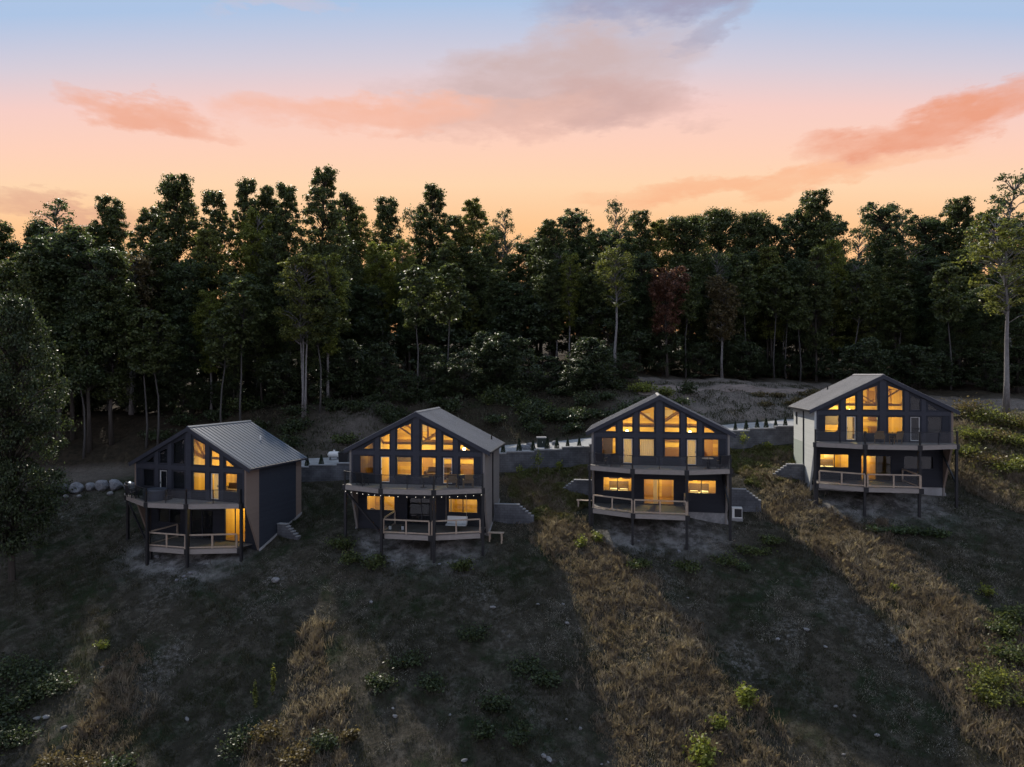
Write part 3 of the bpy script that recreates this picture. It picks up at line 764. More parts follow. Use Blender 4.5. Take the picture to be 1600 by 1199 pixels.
    b = MB().box(-3.3, -1.7, yb - 0.05, yb - 0.004, UF + 1.0, UF + 1.9); B(b, 'wall_picture', mat('dark_picture', (0.10, 0.07, 0.05), 0.6))
    return root

def ball(c, r, n=10, m=7, sx=1, sy=1, sz=1):
    b = MB(); V = [[(c[0] + r * sx * math.sin(math.pi * j / m) * math.cos(2 * math.pi * i / n), c[1] + r * sy * math.sin(math.pi * j / m) * math.sin(2 * math.pi * i / n), c[2] + r * sz * math.cos(math.pi * j / m)) for i in range(n)] for j in range(m + 1)]
    for j in range(m):
        for i in range(n):
            k = (i + 1) % n
            q = [V[j][i], V[j][k], V[j + 1][k], V[j + 1][i]]
            if j == 0: q = [V[0][0], V[1][k], V[1][i]]
            if j == m - 1: q = [V[j][i], V[j][k], V[m][0]]
            b.poly(q)
    return b

EN = 420
cabin(0, 'charcoal gabled cabin with blue-grey roof and tan corner panels, half its windows unlit', ((SLATE, TAN, None), (SLATE, TAN, TAN)),
      [(-5, 0.0, 0), (0.0, 5, EN)], [(-5, -1.6, 0), (-1.6, 1.55, 0), (1.55, 5, EN * 0.5)], 1, ROOFS[0], curtains=[(2.1, 2.5, UF + .1, -0.55, False)])
cabin(1, 'charcoal gabled cabin with string lights hung under its upper deck', ((DARK, GREYTAN, None), (GREYTAN, GREYTAN, None)),
      [(-5, -3.1, 16), (-3.1, 5, EN * 1.5)], [(-5, -1.7, EN * 0.33), (-1.7, 1.6, 0), (1.6, 5, EN * 0.30)], 1, ROOFS[1], curtains=[(2.15, 2.35, -4.85, -3.8, True)])
cabin(2, 'charcoal gabled cabin facing straight ahead with every window glowing amber', ((DARK, GREYTAN, None), (GREYTAN, GREYTAN, None)),
      [(-5, 5, EN * 1.7)], [(-5, -1.65, EN * 0.6), (-1.65, 1.65, EN * 0.45), (1.65, 5, EN * 0.6)], -1, ROOFS[2],
      curtains=[(-1.45, -0.42, -1.85, -0.5, False), (-2.7, -2.1, UF + .12, -0.55, False), (2.1, 2.7, UF + .12, -0.55, False), (-0.42, -0.1, LF + .05, -3.85, True)])
cabin(3, 'charcoal gabled cabin with pale grey lap-sided flank below the dirt clearing', ((LIGHTGREY, LIGHTGREY, None), (GREYTAN, TAN, None)),
      [(-5, 1.92, EN * 1.35), (1.92, 5, 1.5)], [(-5, -1.6, EN * 0.6), (-1.6, 0.05, EN * 0.35), (0.05, 5, 0)], -1, ROOFS[3],
      curtains=[(-2.7, -2.2, UF + .12, -0.55, False)])

# ------------------------------------------------------------------ retaining walls
BLOCK = block_mat('wall_block', (0.150, 0.155, 0.168), (0.125, 0.130, 0.142), (0.09, 0.09, 0.10))
CAP = mat('wall_cap', (0.31, 0.31, 0.31), 0.85, 0.2, var=(0.23, 0.23, 0.23), scale=2)
def long_wall():
    secs = [(-23.0, -10.5, 'block retaining wall behind the gap between the blue-roofed and the string-lit cabins'),
            (-10.5, 9.5, 'long stepped block retaining wall with dwarf conifers, beside the string-lit cabin'),
            (9.5, 30.0, 'stepped block retaining wall climbing towards the pale-flanked cabin')]
    for xa, xb, lab in secs:
        root = empty('retaining_wall', (xa, float(K(KYW, xa)), float(K(KZB, xa)))); tag(root, lab, 'wall', 'driveway retaining walls')
        n = int(round((xb - xa) / 2.5))
        for i in range(n):
            a, b_ = xa + (xb - xa) * i / n, xa + (xb - xa) * (i + 1) / n
            zt = float(K(KZT, (a + b_) / 2)) + 0.14; zb = float(K(KZB, a)) - 0.5
            p, q = Vector((a, float(K(KYW, a)) + 0.10, 0)) - root.location, Vector((b_, float(K(KYW, b_)) + 0.10, 0)) - root.location
            p.z = q.z = 0
            b = MB(); h = zt - zb; zc = (zt + zb) / 2 - root.location.z
            b.bar(p + Vector((0, 0, zc)), q + Vector((0, 0, zc)), 0.34, h); b.build('wall_panel', BLOCK, root)
            c = MB(); zz = zt + 0.052 - root.location.z
            c.bar(p + Vector((0, 0, zz)), q - (q - p) * 0.003 + Vector((0, 0, zz)), 0.44, 0.10); c.build('cap_stone', CAP, root)
long_wall()
def side_wall_block(h, x0, x1, y, ztop, label):
    """low block wall running out from a cabin's flank, its end stepping down with the slope"""
    s = 1 if x1 > x0 else -1
    Z = HOUSES[h][2]; wx, wy = to_world(h, x0, y)
    root = empty('retaining_wall', (wx, wy, Z - 7), -R(HOUSES[h][3])); tag(root, label, 'wall', 'block walls beside the cabins')
    L = abs(x1 - x0); n = 5; main = L - 1.1
    segs = [(0, main, 0)] + [(main + 0.22 * k, main + 0.22 * (k + 1), -0.17 * (k + 1)) for k in range(n)]
    for k, (a, b_, d) in enumerate(segs):
        u, v = sorted((s * a, s * b_)); zt = 7 + ztop + d
        MB().box(u, v, 0, 0.32, -2.5, zt).build('wall_block' if k else 'wall_panel', BLOCK, root)
        MB().box(u + .002, v - .002, -0.04, 0.36, zt + .002, zt + 0.07).build('cap_stone', CAP, root)
    return root
side_wall_block(0, 5.3, 7.2, 3.45, -4.75, 'short stepped block wall beside the slate flank of the blue-roofed cabin')
side_wall_block(1, 5.3, 8.4, 3.6, -4.55, 'stepped block wall beside the timber bench and the string-lit cabin')
side_wall_block(2, -5.3, -8.0, 3.2, -4.35, 'stepped block wall on the far side of the fully lit cabin from the air conditioner')
side_wall_block(2, 5.3, 8.0, 3.4, -4.75, 'stepped block wall behind the air conditioner')
side_wall_block(3, -5.3, -7.8, 2.9, -4.85, 'stepped block wall beside the pale grey flank of the cabin')

# ------------------------------------------------------------------ leaves and trees
rng = np.random.default_rng(7)
def leaf_quads(c, n_dir, size, rng, fold=True):
    """small pointed leaves (rhombs) at points c; returns (4n,3)"""
    n = len(c)
    nrm = n_dir + rng.normal(0, 0.75, (n, 3)); nrm /= np.linalg.norm(nrm, axis=1)[:, None] + 1e-9
    t = rng.normal(0, 1, (n, 3)); t -= (t * nrm).sum(1)[:, None] * nrm; t /= np.linalg.norm(t, axis=1)[:, None] + 1e-9
    b = np.cross(nrm, t)
    s = size * rng.uniform(0.6, 1.35, n)[:, None]
    v = np.stack([c - t * s, c - b * s * 0.62 + nrm * s * 0.12, c + t * s, c + b * s * 0.62 + nrm * s * 0.12], 1)
    return v.reshape(-1, 3)
def sph(n, rng):
    v = rng.normal(0, 1, (n, 3)); return v / np.linalg.norm(v, axis=1)[:, None]

def leafset(name, c, tl):
    lo = tuple(v * 0.35 for v in c); hi = tuple(v * 1.25 for v in c); top = tuple(min(.3, v * 2.1) for v in c)  # palest leaves imitate sun specks, darkest ones the gaps in the crown
    return mat(name, c, 0.45, 0.32, island=[lo, tuple(v * .8 for v in c), hi, top], translucent=tl)
LEAF = {'dark': leafset('dark_green_leaf', (0.066, 0.082, 0.030), 0.40), 'blue': leafset('deep_green_leaf', (0.056, 0.078, 0.036), 0.40), 'olive': leafset('olive_leaf', (0.112, 0.122, 0.034), 0.45),
        'bright': leafset('yellow_green_leaf', (0.145, 0.170, 0.036), 0.45), 'rust': leafset('rust_leaf', (0.100, 0.078, 0.038), 0.40), 'red': leafset('red_leaf', (0.125, 0.060, 0.040), 0.40),
        'shade': leafset('shaded_green_leaf', (0.040, 0.054, 0.024), 0.30)}  # shade: leaf green darkened to stand in for deep shade
BARK = mat('dark_bark', (0.055, 0.047, 0.04), 0.9, 0.1, var=(0.09, 0.08, 0.07), scale=2, stretch=(1, 1, 0.2), bump=0.5)
GREYBARK = mat('grey_bark', (0.10, 0.094, 0.088), 0.85, 0.15, var=(0.06, 0.056, 0.052), scale=1.5, stretch=(1, 1, 0.25), bump=0.4)
PALEBARK = mat('pale_bark', (0.22, 0.21, 0.20), 0.85, 0.15, var=(0.14, 0.13, 0.125), scale=1.5, stretch=(1, 1, 0.25), fine=(0.32, 0.31, 0.30), bump=0.4)

def tree_mesh(seed, H=26.0, cb=0.42, CR=4.6, shape='dome', clumps=64, lpc=135, leaf=0.155, trunk_r=0.26, stems=1, lean=0.0):
    """returns (trunk verts/faces MB, leaf array): limbs run from the stem to every leaf clump"""
    rg = np.random.default_rng(seed); b = MB()
    stem_tops = []
    for k in range(stems):
        ph = rg.uniform(0, 6.28); sp = (0.0 if stems == 1 else 1.2)
        wob = rg.normal(0, 0.22, (6, 2))
        pts = []
        for i in range(6):
            t = i / 5
            pts.append((sp * math.cos(ph) * (0.25 + t) + wob[i][0] * t * 2 + lean * t * t * H, sp * math.sin(ph) * (0.25 + t) + wob[i][1] * t * 2, -0.5 + t * (H * 0.93 + 0.5)))
        rr = trunk_r if stems == 1 else trunk_r * 0.7
        b.tube(pts, [rr * (1.35 if i == 0 else 1 - 0.17 * i) for i in range(6)], 7)
        stem_tops.append(pts)
    def stem_at(pts, z):
        zs = [p[2] for p in pts]; return np.array([np.interp(z, zs, [p[0] for p in pts]), np.interp(z, zs, [p[1] for p in pts]), z])
    out = []
    clumps = int(clumps * 2.7)
    for k in range(clumps):
        t = rg.uniform(0.0, 1.0) ** 0.85
        z = H * (cb + (0.97 - cb) * t)
        if shape == 'dome': prof = math.sqrt(max(0.02, 1 - ((t - 0.5) / 0.62) ** 2)) * (0.80 + 0.20 * math.sin(4 * t + seed))
        elif shape == 'spire': prof = (1 - t) ** 0.7 * 0.95 + 0.16
        else: prof = 0.55 + 0.45 * math.sin(math.pi * min(1, t * 1.05)) - 0.20 * max(0, t - 0.8) / 0.2
        ph = rg.uniform(0, 6.28); rad = CR * prof * math.sqrt(rg.uniform(0.05, 1.0))
        pts = stem_tops[k % len(stem_tops)]
        ax = stem_at(pts, min(z, H * 0.92))
        c = np.array([ax[0] + rad * math.cos(ph), ax[1] + rad * math.sin(ph), z])
        cr = rg.uniform(0.55, 1.25) * (CR / 4.6) ** 0.5 * 0.80 * (1.0 if t < 0.8 else 0.8)
        st = stem_at(pts, max(H * cb * 0.75, min(z - rad * 0.6, H * 0.9)))
        midp = (st + c) / 2 + np.array([0, 0, 0.15 * rad])
        if rad > 0.6: b.tube([st, midp, c], [0.085 * CR / 4.6, 0.055 * CR / 4.6, 0.02], 4)
        d = sph(lpc, rg); rr = np.abs(rg.normal(0.72, 0.34, lpc))
        p = c + d * rr[:, None] * np.array([cr * 1.15, cr * 1.15, cr * 0.80])
        keep = rg.uniform(0, 1, lpc) < 0.55 + 0.45 * (d[:, 2] > -0.25)
        up = d * 0.8 + np.array([0, 0, 0.6])
        out.append(leaf_quads(p[keep], up[keep], leaf, rg))
    return b, np.concatenate(out)

PROTO = {}
def proto(key, leafk, bark, **kw):
    b, lv = tree_mesh(**kw)
    tr = b.build('trunk', bark, None, True)
    cr = fast_mesh('crown', lv, len(lv) // 4, LEAF[leafk], None, 4)
    PROTO[key] = (tr.data, cr.data, kw.get('H', 26.0), kw.get('CR', 4.6))
    bpy.data.objects.remove(tr); bpy.data.objects.remove(cr)
proto('dark_a', 'dark', BARK, seed=1, cb=0.27, CR=3.9, shape='dome', clumps=78)
proto('dark_b', 'dark', BARK, seed=2, cb=0.22, CR=3.3, shape='oval', clumps=80)
proto('dark_c', 'blue', BARK, seed=3, cb=0.30, CR=4.2, shape='dome', clumps=84)
proto('olive_a', 'olive', BARK, seed=4, cb=0.30, CR=3.5, shape='oval', clumps=72)
proto('olive_b', 'bright', PALEBARK, seed=5, cb=0.34, CR=3.2, shape='dome', clumps=62)
proto('sparse', 'blue', PALEBARK, seed=6, cb=0.42, CR=4.3, shape='dome', clumps=40, lpc=62, leaf=0.16)
proto('spread', 'dark', BARK, seed=8, cb=0.45, CR=6.2, shape='dome', clumps=100, lpc=135)
proto('rust', 'rust', PALEBARK, seed=9, H=18.0, cb=0.40, CR=3.9, shape='dome', clumps=50)
proto('red', 'red', BARK, seed=10, H=18.0, cb=0.40, CR=3.9, shape='dome', clumps=46)
proto('multi', 'olive', PALEBARK, seed=11, cb=0.46, CR=3.6, shape='oval', clumps=60, stems=3, trunk_r=0.24)
proto('tallpale', 'olive', PALEBARK, seed=12, cb=0.48, CR=3.7, shape='oval', clumps=34, lpc=95, trunk_r=0.30, lean=0.012)
proto('dense', 'shade', BARK, seed=13, H=18.0, cb=0.12, CR=4.8, shape='oval', clumps=110, lpc=220, leaf=0.105)
proto('pole', 'dark', GREYBARK, seed=16, H=17.0, cb=0.55, CR=2.2, shape='oval', clumps=26, lpc=120, leaf=0.18, trunk_r=0.13)
proto('under', 'shade', BARK, seed=14, H=10.0, cb=0.10, CR=3.2, shape='oval', clumps=30, lpc=130, leaf=0.17, trunk_r=0.10)
proto('under_b', 'shade', BARK, seed=15, H=10.0, cb=0.06, CR=3.4, shape='oval', clumps=30, lpc=130, leaf=0.17, trunk_r=0.10, stems=2)
KINDWORD = {'dark_a': 'dark green round-topped tree', 'dark_b': 'dark green narrow tree', 'dark_c': 'deep green broad tree', 'olive_a': 'olive green tall tree', 'olive_b': 'yellow-green slender tree',
            'sparse': 'thin-crowned tree with sky showing through', 'spread': 'wide spreading dark tree', 'rust': 'rust-brown small tree', 'red': 'dull red autumn tree',
            'multi': 'tree with a cluster of pale stems', 'under': 'low dark bushy tree', 'under_b': 'low shrubby many-stemmed tree', 'dense': 'dense leafy tree', 'tallpale': 'tall tree with bare pale trunk'}
NAMEK = {'pole': 'slim_tree', 'under': 'understory_tree', 'under_b': 'understory_tree', 'red': 'autumn_tree', 'rust': 'autumn_tree'}
rt = random.Random(5)
def tree(kind, x, y, H, label=None, group=None, wide=1.0, rot=None, cat='tree'):
    tr, cr, h0, r0 = PROTO[kind]
    s = H / h0
    root = empty(NAMEK.get(kind, 'forest_tree'), (x, y, gz(x, y) - 0.15), rt.uniform(0, 6.28) if rot is None else rot)
    w = s ** 0.6 * wide
    for nm, me in (('trunk', tr), ('crown', cr)):
        o = bpy.data.objects.new(nm, me); col.objects.link(o); o.parent = root
        o.scale = (w, w, s)
    if label is None:
        px = x / y
        where = ('beyond the boulder row' if px < -0.52 else 'in the wood behind the blue-roofed cabin' if px < -0.31 else 'in the wood behind the string-lit cabin' if px < 0.02 else
                 'in the wood behind the fully lit cabin' if px < 0.28 else 'in the wood past the dirt clearing' if px < 0.5 else 'in the wood behind the pale-flanked cabin')
        label = KINDWORD[kind] + ' ' + where
        group = label
    tag(root, label, cat, group)
    return root
def at(px, Y): return (px - 800) / 1067.0 * Y
def top_tree(kind, px, ytop, Y, wide=1.0, **kw):
    """a tree standing at depth Y whose crown reaches the height seen in the photograph"""
    X = at(px, Y); zt = (585 - ytop) / 1067.0 * Y
    return tree(kind, X, Y, zt - gz(X, Y), wide=wide, **kw)
# skyline
SKY = [('dark_a', -6, 335, 88, 1), ('dark_c', 30, 372, 90, 1), ('sparse', 90, 304, 94, 0.9), ('dark_b', 62, 340, 92, 0.9), ('dark_a', 176, 298, 92, 0.85), ('dark_b', 150, 345, 90, 1), ('dark_a', 276, 264, 88, 0.95), ('dark_b', 236, 318, 90, 1),
       ('dark_b', 336, 289, 88, 0.8), ('dark_b', 385, 271, 92, 0.75), ('dark_a', 420, 283, 94, 0.7), ('dark_b', 448, 280, 90, 0.8), ('dark_b', 505, 254, 86, 0.85), ('dark_b', 540, 296, 110, 0.8),
       ('olive_a', 562, 316, 110, 0.8), ('dark_a', 606, 299, 112, 0.85), ('sparse', 650, 320, 114, 0.8), ('dark_b', 676, 283, 112, 0.95), ('olive_a', 741, 304, 114, 0.9), ('dark_b', 712, 330, 116, 0.9), ('sparse', 790, 321, 116, 0.75), ('dark_c', 770, 350, 120, 0.8),
       ('dark_a', 862, 338, 102, 1), ('dark_c', 896, 322, 106, 1), ('dark_b', 842, 362, 104, 0.9), ('sparse', 962, 308, 104, 0.7), ('dark_a', 998, 322, 108, 0.8), ('dark_c', 940, 350, 108, 0.9), ('olive_a', 1030, 338, 108, 1), ('spread', 1072, 332, 108, 0.9), ('spread', 1120, 322, 112, 0.95),
       ('spread', 1172, 327, 112, 0.9), ('dark_c', 1215, 336, 112, 0.9), ('dark_a', 1272, 290, 108, 1.0), ('dark_c', 1300, 330, 112, 0.9), ('dark_c', 1245, 320, 110, 0.8), ('sparse', 1340, 350, 112, 0.9), ('dark_c', 1374, 309, 112, 1.0),
       ('sparse', 1412, 322, 114, 0.9), ('dark_c', 1440, 330, 114, 1), ('dark_a', 1497, 302, 112, 1.0), ('dark_c', 1465, 330, 116, 0.9), ('sparse', 1578, 264, 96, 1.0), ('olive_a', 1545, 322, 100, 1.0), ('dark_c', 1600, 330, 104, 1.1)]
for a in SKY: top_tree(*a)
# lower crowns in front of them
MIDT = [('dark_a', 20, 398, 74, 1), ('dark_c', 92, 350, 73, 1.1), ('sparse', 200, 388, 82, 1), ('dark_c', 140, 372, 73, 1), ('dark_a', 60, 385, 72, 1), ('dark_b', 115, 345, 75, 1), ('dark_b', 175, 385, 74, 1), ('dark_b', 250, 372, 82, 1), ('olive_a', 330, 352, 82, 0.9), ('dark_c', 300, 400, 80, 1),
        ('olive_b', 400, 315, 88, 0.75), ('dark_b', 430, 360, 84, 0.9), ('olive_b', 512, 388, 80, 0.9), ('dark_c', 372, 420, 80, 0.9), ('dark_b', 545, 370, 97, 0.9), ('olive_b', 590, 372, 99, 0.75), ('olive_b', 630, 368, 101, 0.7), ('dark_c', 640, 420, 97, 1), ('olive_a', 700, 372, 103, 0.9), ('dark_c', 570, 440, 95, 1),
        ('dark_b', 760, 378, 107, 0.9), ('dark_a', 800, 392, 107, 1), ('dark_c', 732, 430, 103, 1), ('olive_b', 890, 388, 98, 0.7), ('dark_b', 860, 400, 98, 1), ('dark_b', 925, 395, 98, 0.9), ('dark_c', 1000, 390, 100, 1), ('dark_a', 830, 450, 107, 1), ('spread', 1070, 395, 104, 0.9), ('spread', 1150, 392, 106, 0.9),
        ('olive_a', 1205, 380, 104, 0.9), ('dark_c', 1250, 400, 104, 1), ('olive_b', 1300, 368, 104, 0.8), ('dark_c', 1340, 400, 106, 1), ('olive_a', 1352, 420, 102, 0.9), ('dark_b', 1400, 380, 106, 1), ('dark_c', 1450, 395, 104, 1.1), ('dark_a', 1500, 385, 100, 1), ('dark_c', 1480, 450, 96, 0.9), ('dark_c', 1590, 420, 90, 1), ('dark_b', 1400, 450, 100, 1), ('dark_c', 1540, 440, 92, 1)]
for a in MIDT: top_tree(*a)
rs = random.Random(33)
for k in range(44):
    px = 20 + 1570 * (k + rs.uniform(-.4, .4)) / 44; Y = (rs.uniform(79, 84) if px < 520 else rs.uniform(97, 101) if px < 1000 else rs.uniform(101, 106))
    top_tree(rs.choice(['dark_b', 'dark_b', 'olive_a', 'dark_a', 'sparse', 'olive_b']), px, rs.uniform(375, 470), Y, rs.uniform(0.7, 0.95))
# trees one can pick out by their look
top_tree('multi', 474, 388, 76, 1.0, label='clump of pale-stemmed trees at the wood edge between the blue-roofed and string-lit cabins', group=None, rot=0.4)
top_tree('tallpale', 962, 365, 92, 0.95, label='olive-crowned tree with pale straight trunk rising above the fully lit cabin', rot=2.0)
top_tree('tallpale', 1572, 322, 72, 1.1, label='tall tree with thick bare pale trunk standing beyond the brushy mound', rot=3.3)
top_tree('red', 1042, 412, 96, 0.9, label='dull red autumn tree in the wood edge behind the fully lit cabin')
top_tree('rust', 1128, 428, 98, 0.9, label='rust-brown autumn tree above the dirt clearing')
top_tree('rust', 205, 392, 80, 0.9, label='brownish sparse tree in the wood behind the boulder row')
# deep wood behind, closing the gaps between the trunks
rq = random.Random(21)
for k in range(70):
    Y = rq.uniform(102, 150); px = rq.uniform(-60, 1660)
    X = at(px, Y)
    tree(rq.choice(['dark_a', 'dark_b', 'dark_c', 'spread']), X, Y, rq.uniform(17, 21.5), wide=1.15)
# low trees and shrubs along the wood's edge
for k in range(60):
    px = -40 + 1680 * (k + rq.uniform(-0.4, 0.4)) / 60
    X0 = at(px, 80); yf = float(K(KYW, X0)) + ROADW
    lo = 8.5 if px < 980 else (24 if px < 1330 else 14)
    Y = yf + lo + rq.uniform(0, 7); X = at(px, Y)
    tree(rq.choice(['under', 'under_b']), X, Y, rq.uniform(3.5, 7.5))
for k in range(44):        # second row, further in
    px = -40 + 1680 * (k + rq.uniform(-0.4, 0.4)) / 44
    Y = rq.uniform(96, 104) if px < 980 else rq.uniform(108, 116)
    tree(rq.choice(['under', 'under_b', 'dark_c']), at(px, Y), Y, rq.uniform(9, 13), wide=1.3)
# thin pale saplings between the edge trees: bare poles
for k, (px, Y) in enumerate([(228, 73), (246, 73), (347, 74), (376, 75), (500, 77), (652, 80), (700, 82), (1165, 100), (1210, 101), (1228, 102), (1250, 100), (1338, 100), (1405, 99), (1485, 92), (1072, 97), (130, 72)]):
    tree('pole', at(px, Y), Y, rq.uniform(14, 18), label='slim tree with thin grey bare stem at the edge of the dark wood', group='slim trees at the wood edge')
# near tree at the far side of the boulder row
t = tree('dense', -35.6, 48.6, 20.5, label='dense leafy tree standing apart on the slope before the boulder row', wide=0.68, rot=1.0)

# ------------------------------------------------------------------ shrubs
def leaf_plant(name, leafk, x, y, r, h, n, leaf, label, cat, group=None, seed=0, stems=6, base=None):
    rg = np.random.default_rng(seed + 100)
    g = gz(x, y) if base is None else base
    root = empty(name, (x, y, g))
    b = MB(); out = []
    for k in range(stems):
        a = rg.uniform(0, 6.28); q = r * math.sqrt(rg.uniform(0.05, 1)); hh = h * rg.uniform(0.55, 1.0) * (1 - 0.35 * q / r)
        tip = np.array([q * math.cos(a), q * math.sin(a), hh])
        b.tube([(0.15 * tip[0], 0.15 * tip[1], -0.1), tuple(tip * np.array([.6, .6, .6])), tuple(tip)], [0.02, 0.015, 0.006], 4)
        m = n // stems
        tt = rg.uniform(0.35, 1.05, m)[:, None]
        p = tip * tt + rg.normal(0, 1, (m, 3)) * np.array([r * .28, r * .28, h * .16])
        p[:, 2] = np.maximum(p[:, 2], 0.03)
        out.append(leaf_quads(p, np.array([0, 0, 0.9]) + rg.normal(0, .3, (m, 3)), leaf, rg))
    b.build('stems', mat('weed_stem', (0.07, 0.065, 0.035), 0.8), root)
    lv = np.concatenate(out)
    fast_mesh('foliage', lv, len(lv) // 4, LEAF[leafk] if leafk in LEAF else MATS[leafk], root, 4)
    return tag(root, label, cat, group)
def conifer_mesh():
    rg = np.random.default_rng(3); out = []
    n = 1500; t = rg.uniform(0, 1, n) ** 0.8; a = rg.uniform(0, 6.28, n); r = 0.25 * (1 - t) ** 0.75 * np.sqrt(rg.uniform(.4, 1, n)) + 0.01
    p = np.stack([r * np.cos(a), r * np.sin(a), 0.05 + t * 0.95], 1)
    return leaf_quads(p, np.stack([np.cos(a), np.sin(a), np.full(n, 0.8)], 1), 0.035, rg)
cm = conifer_mesh()
co_ = fast_mesh('foliage', cm, len(cm) // 4, mat('conifer_green', (0.02, 0.03, 0.015), 0.7, 0.2, island=[(0.012, 0.02, 0.010), (0.022, 0.034, 0.016), (0.035, 0.05, 0.022)]), None, 4)
CON = co_.data; bpy.data.objects.remove(co_)
st_ = MB().tube([(0, 0, -0.1), (0, 0, 0.5)], [0.03, 0.02], 5).build('stem', BARK); CST = st_.data; bpy.data.objects.remove(st_)
for sec, (pxs, Y0) in (('beside the blue-roofed cabin', ((480, 502), 61.2)), ('between the string-lit and fully lit cabins', ((786, 811, 833, 855, 870, 887, 905), 62.0)), ('between the fully lit and pale-flanked cabins', ((1149, 1166, 1183, 1197, 1212, 1227), 65.3))):
    for px in pxs:
        X = at(px, Y0); Y = float(K(KYW, X)) + 0.75; X = at(px, Y)
        root = empty('dwarf_conifer', (X, Y, float(K(KZT, X)) + 0.04), rq.uniform(0, 6))
        s = rq.uniform(0.85, 1.15)
        for nm, me in (('foliage', CON), ('stem', CST)):
            o = bpy.data.objects.new(nm, me); col.objects.link(o); o.parent = root; o.scale = (s, s, s * rq.uniform(.9, 1.15))
        tag(root, 'dark pointed dwarf conifer on the retaining wall ' + sec, 'conifer', 'dwarf conifers ' + sec)

# ------------------------------------------------------------------ grass
def in_poly(X, Y, P):
    ins = np.zeros(len(X), bool); n = len(P)
    for i in range(n):
        x1, y1 = P[i]; x2, y2 = P[(i + 1) % n]
        c = ((y1 > Y) != (y2 > Y)) & (X < (x2 - x1) * (Y - y1) / (y2 - y1 + 1e-12) + x1)
        ins ^= c
    return ins
STRIP_A = [(-0.9, 59.6), (7.0, 60.0), (4.6, 55.4), (5.4, 52.0), (8.56, 49.37), (11.26, 41.41), (14.17, 32.77), (15.92, 27.59), (4.91, 27.77), (5.23, 33.81), (5.05, 39.92), (4.47, 45.67), (1.5, 53.0)]
STRIP_B = [(20.4, 62.6), (25.6, 62.0), (24.2, 58.7), (24.9, 54.5), (28.38, 50.42), (29.24, 44.27), (30.5, 38.88), (30.84, 28.71), (23.34, 28.65), (24.06, 33.51), (23.54, 42.05), (22.59, 48.2), (20.2, 55.4)]
STRIP_C = [(36.2, 66.0), (62.0, 67.0), (60.0, 56.0), (46.0, 50.6), (39.5, 51.6), (37.3, 56.0), (36.2, 60.0)]
STRIP_D1 = [(-22.7, 31.68), (-23.83, 38.83), (-23.95, 41.25), (-22.19, 41.63), (-20.34, 37.58), (-18.32, 31.4)]
STRIP_D2 = [(-13.02, 31.49), (-12.62, 38.18), (-13.05, 41.69), (-12.41, 43.53), (-11.07, 40.99), (-9.06, 37.17), (-7.74, 31.37)]
BANK_G = [(-0.6, 60.2), (7.4, 61.4), (6.0, 55.5), (4.2, 52.2), (1.8, 53.2), (0.6, 55.0)]
BANK_G2 = [(19.6, 63.4), (26.5, 64.2), (25.2, 60), (24.4, 58.2), (21.5, 57.2), (19.8, 58)]
def lump_noise(X, Y, s):
    return 0.5 + 0.25 * (np.sin(X * s + 1.7 * np.sin(Y * s * 0.7)) + np.sin(Y * s * 1.13 + 1.9 * np.sin(X * s * 0.61 + 2)))
def in_cabins(X, Y):
    m = np.zeros(len(X), bool)
    for h in range(4):
        lx, ly = to_local(h, X, Y); m |= (np.abs(lx) < 5.3) & (ly > 1.4) & (ly < 6.8)
    return m
def blades(name, X, Y, hgt, wid, lean, material, label, rng, curve=False):
    n = len(X); Z = ground(X, Y) - 0.02
    a = rng.uniform(0, 2 * np.pi, n); dx, dy = np.cos(a), np.sin(a)
    b = rng.uniform(0, 2 * np.pi, n); l = lean * hgt * rng.uniform(0.2, 1.0, n)
    base = np.stack([X, Y, Z], 1); off = np.stack([dx * wid, dy * wid, np.zeros(n)], 1)
    tip = base + np.stack([np.cos(b) * l, np.sin(b) * l, hgt], 1)
    if curve:
        mid = base + np.stack([np.cos(b) * l * 0.3, np.sin(b) * l * 0.3, hgt * 0.62], 1)
        v = np.stack([base - off, base + off, mid + off * 0.7, tip + np.stack([0 * hgt, 0 * hgt, -hgt * 0.12], 1), mid - off * 0.7], 1).reshape(-1, 3); k = 5
    else:
        v = np.stack([base - off, base + off, tip], 1).reshape(-1, 3); k = 3
    o = fast_mesh(name, v, n, material, None, k)
    o['kind'] = 'stuff'; o['label'] = label
    return o
gr = np.random.default_rng(11)
def scatter(n, x0, x1, y0, y1): return gr.uniform(x0, x1, n), gr.uniform(y0, y1, n)
# short turf of the hillside
n = 760000
Y = 31 + 32 * gr.uniform(0, 1, n) ** 0.8; X = gr.uniform(-0.8, 0.8, n) * Y
ok = (Y < K(KYW, X) - 0.3) & ~in_cabins(X, Y)
thin = lump_noise(X, Y, 0.35) * 0.5 + lump_noise(X, Y, 1.3) * 0.5
ok &= gr.uniform(0, 1, n) < 0.25 + 0.75 * np.clip(thin, 0, 1)
for h in range(4):
    lx, ly = to_local(h, X, Y); ok &= ~((np.abs(lx) < 4.8) & (ly > -2.2) & (ly < 1.6) & (gr.uniform(0, 1, n) < 0.85))
X, Y = X[ok], Y[ok]
TURF = mat('dull_turf', (0.06, 0.06, 0.04), 0.85, 0.15, island=[(0.020, 0.020, 0.012), (0.050, 0.045, 0.030), (0.110, 0.092, 0.064)], var=(0.028, 0.036, 0.016), scale=0.22, translucent=0.2)
tuf = np.clip(lump_noise(X, Y, 3.1) * lump_noise(X + 4, Y, 4.7) * 2.2 - 0.35, 0, 1)
hh = (0.05 + 0.09 * gr.uniform(0, 1, len(X)) ** 2) * (0.6 + 0.9 * lump_noise(X, Y, 0.6)) * (1 + 1.5 * tuf)
blades('grass', X, Y, hh, 0.012 + 0.010 * gr.uniform(0, 1, len(X)), 0.9, TURF, 'short dull grass over the hillside', gr)
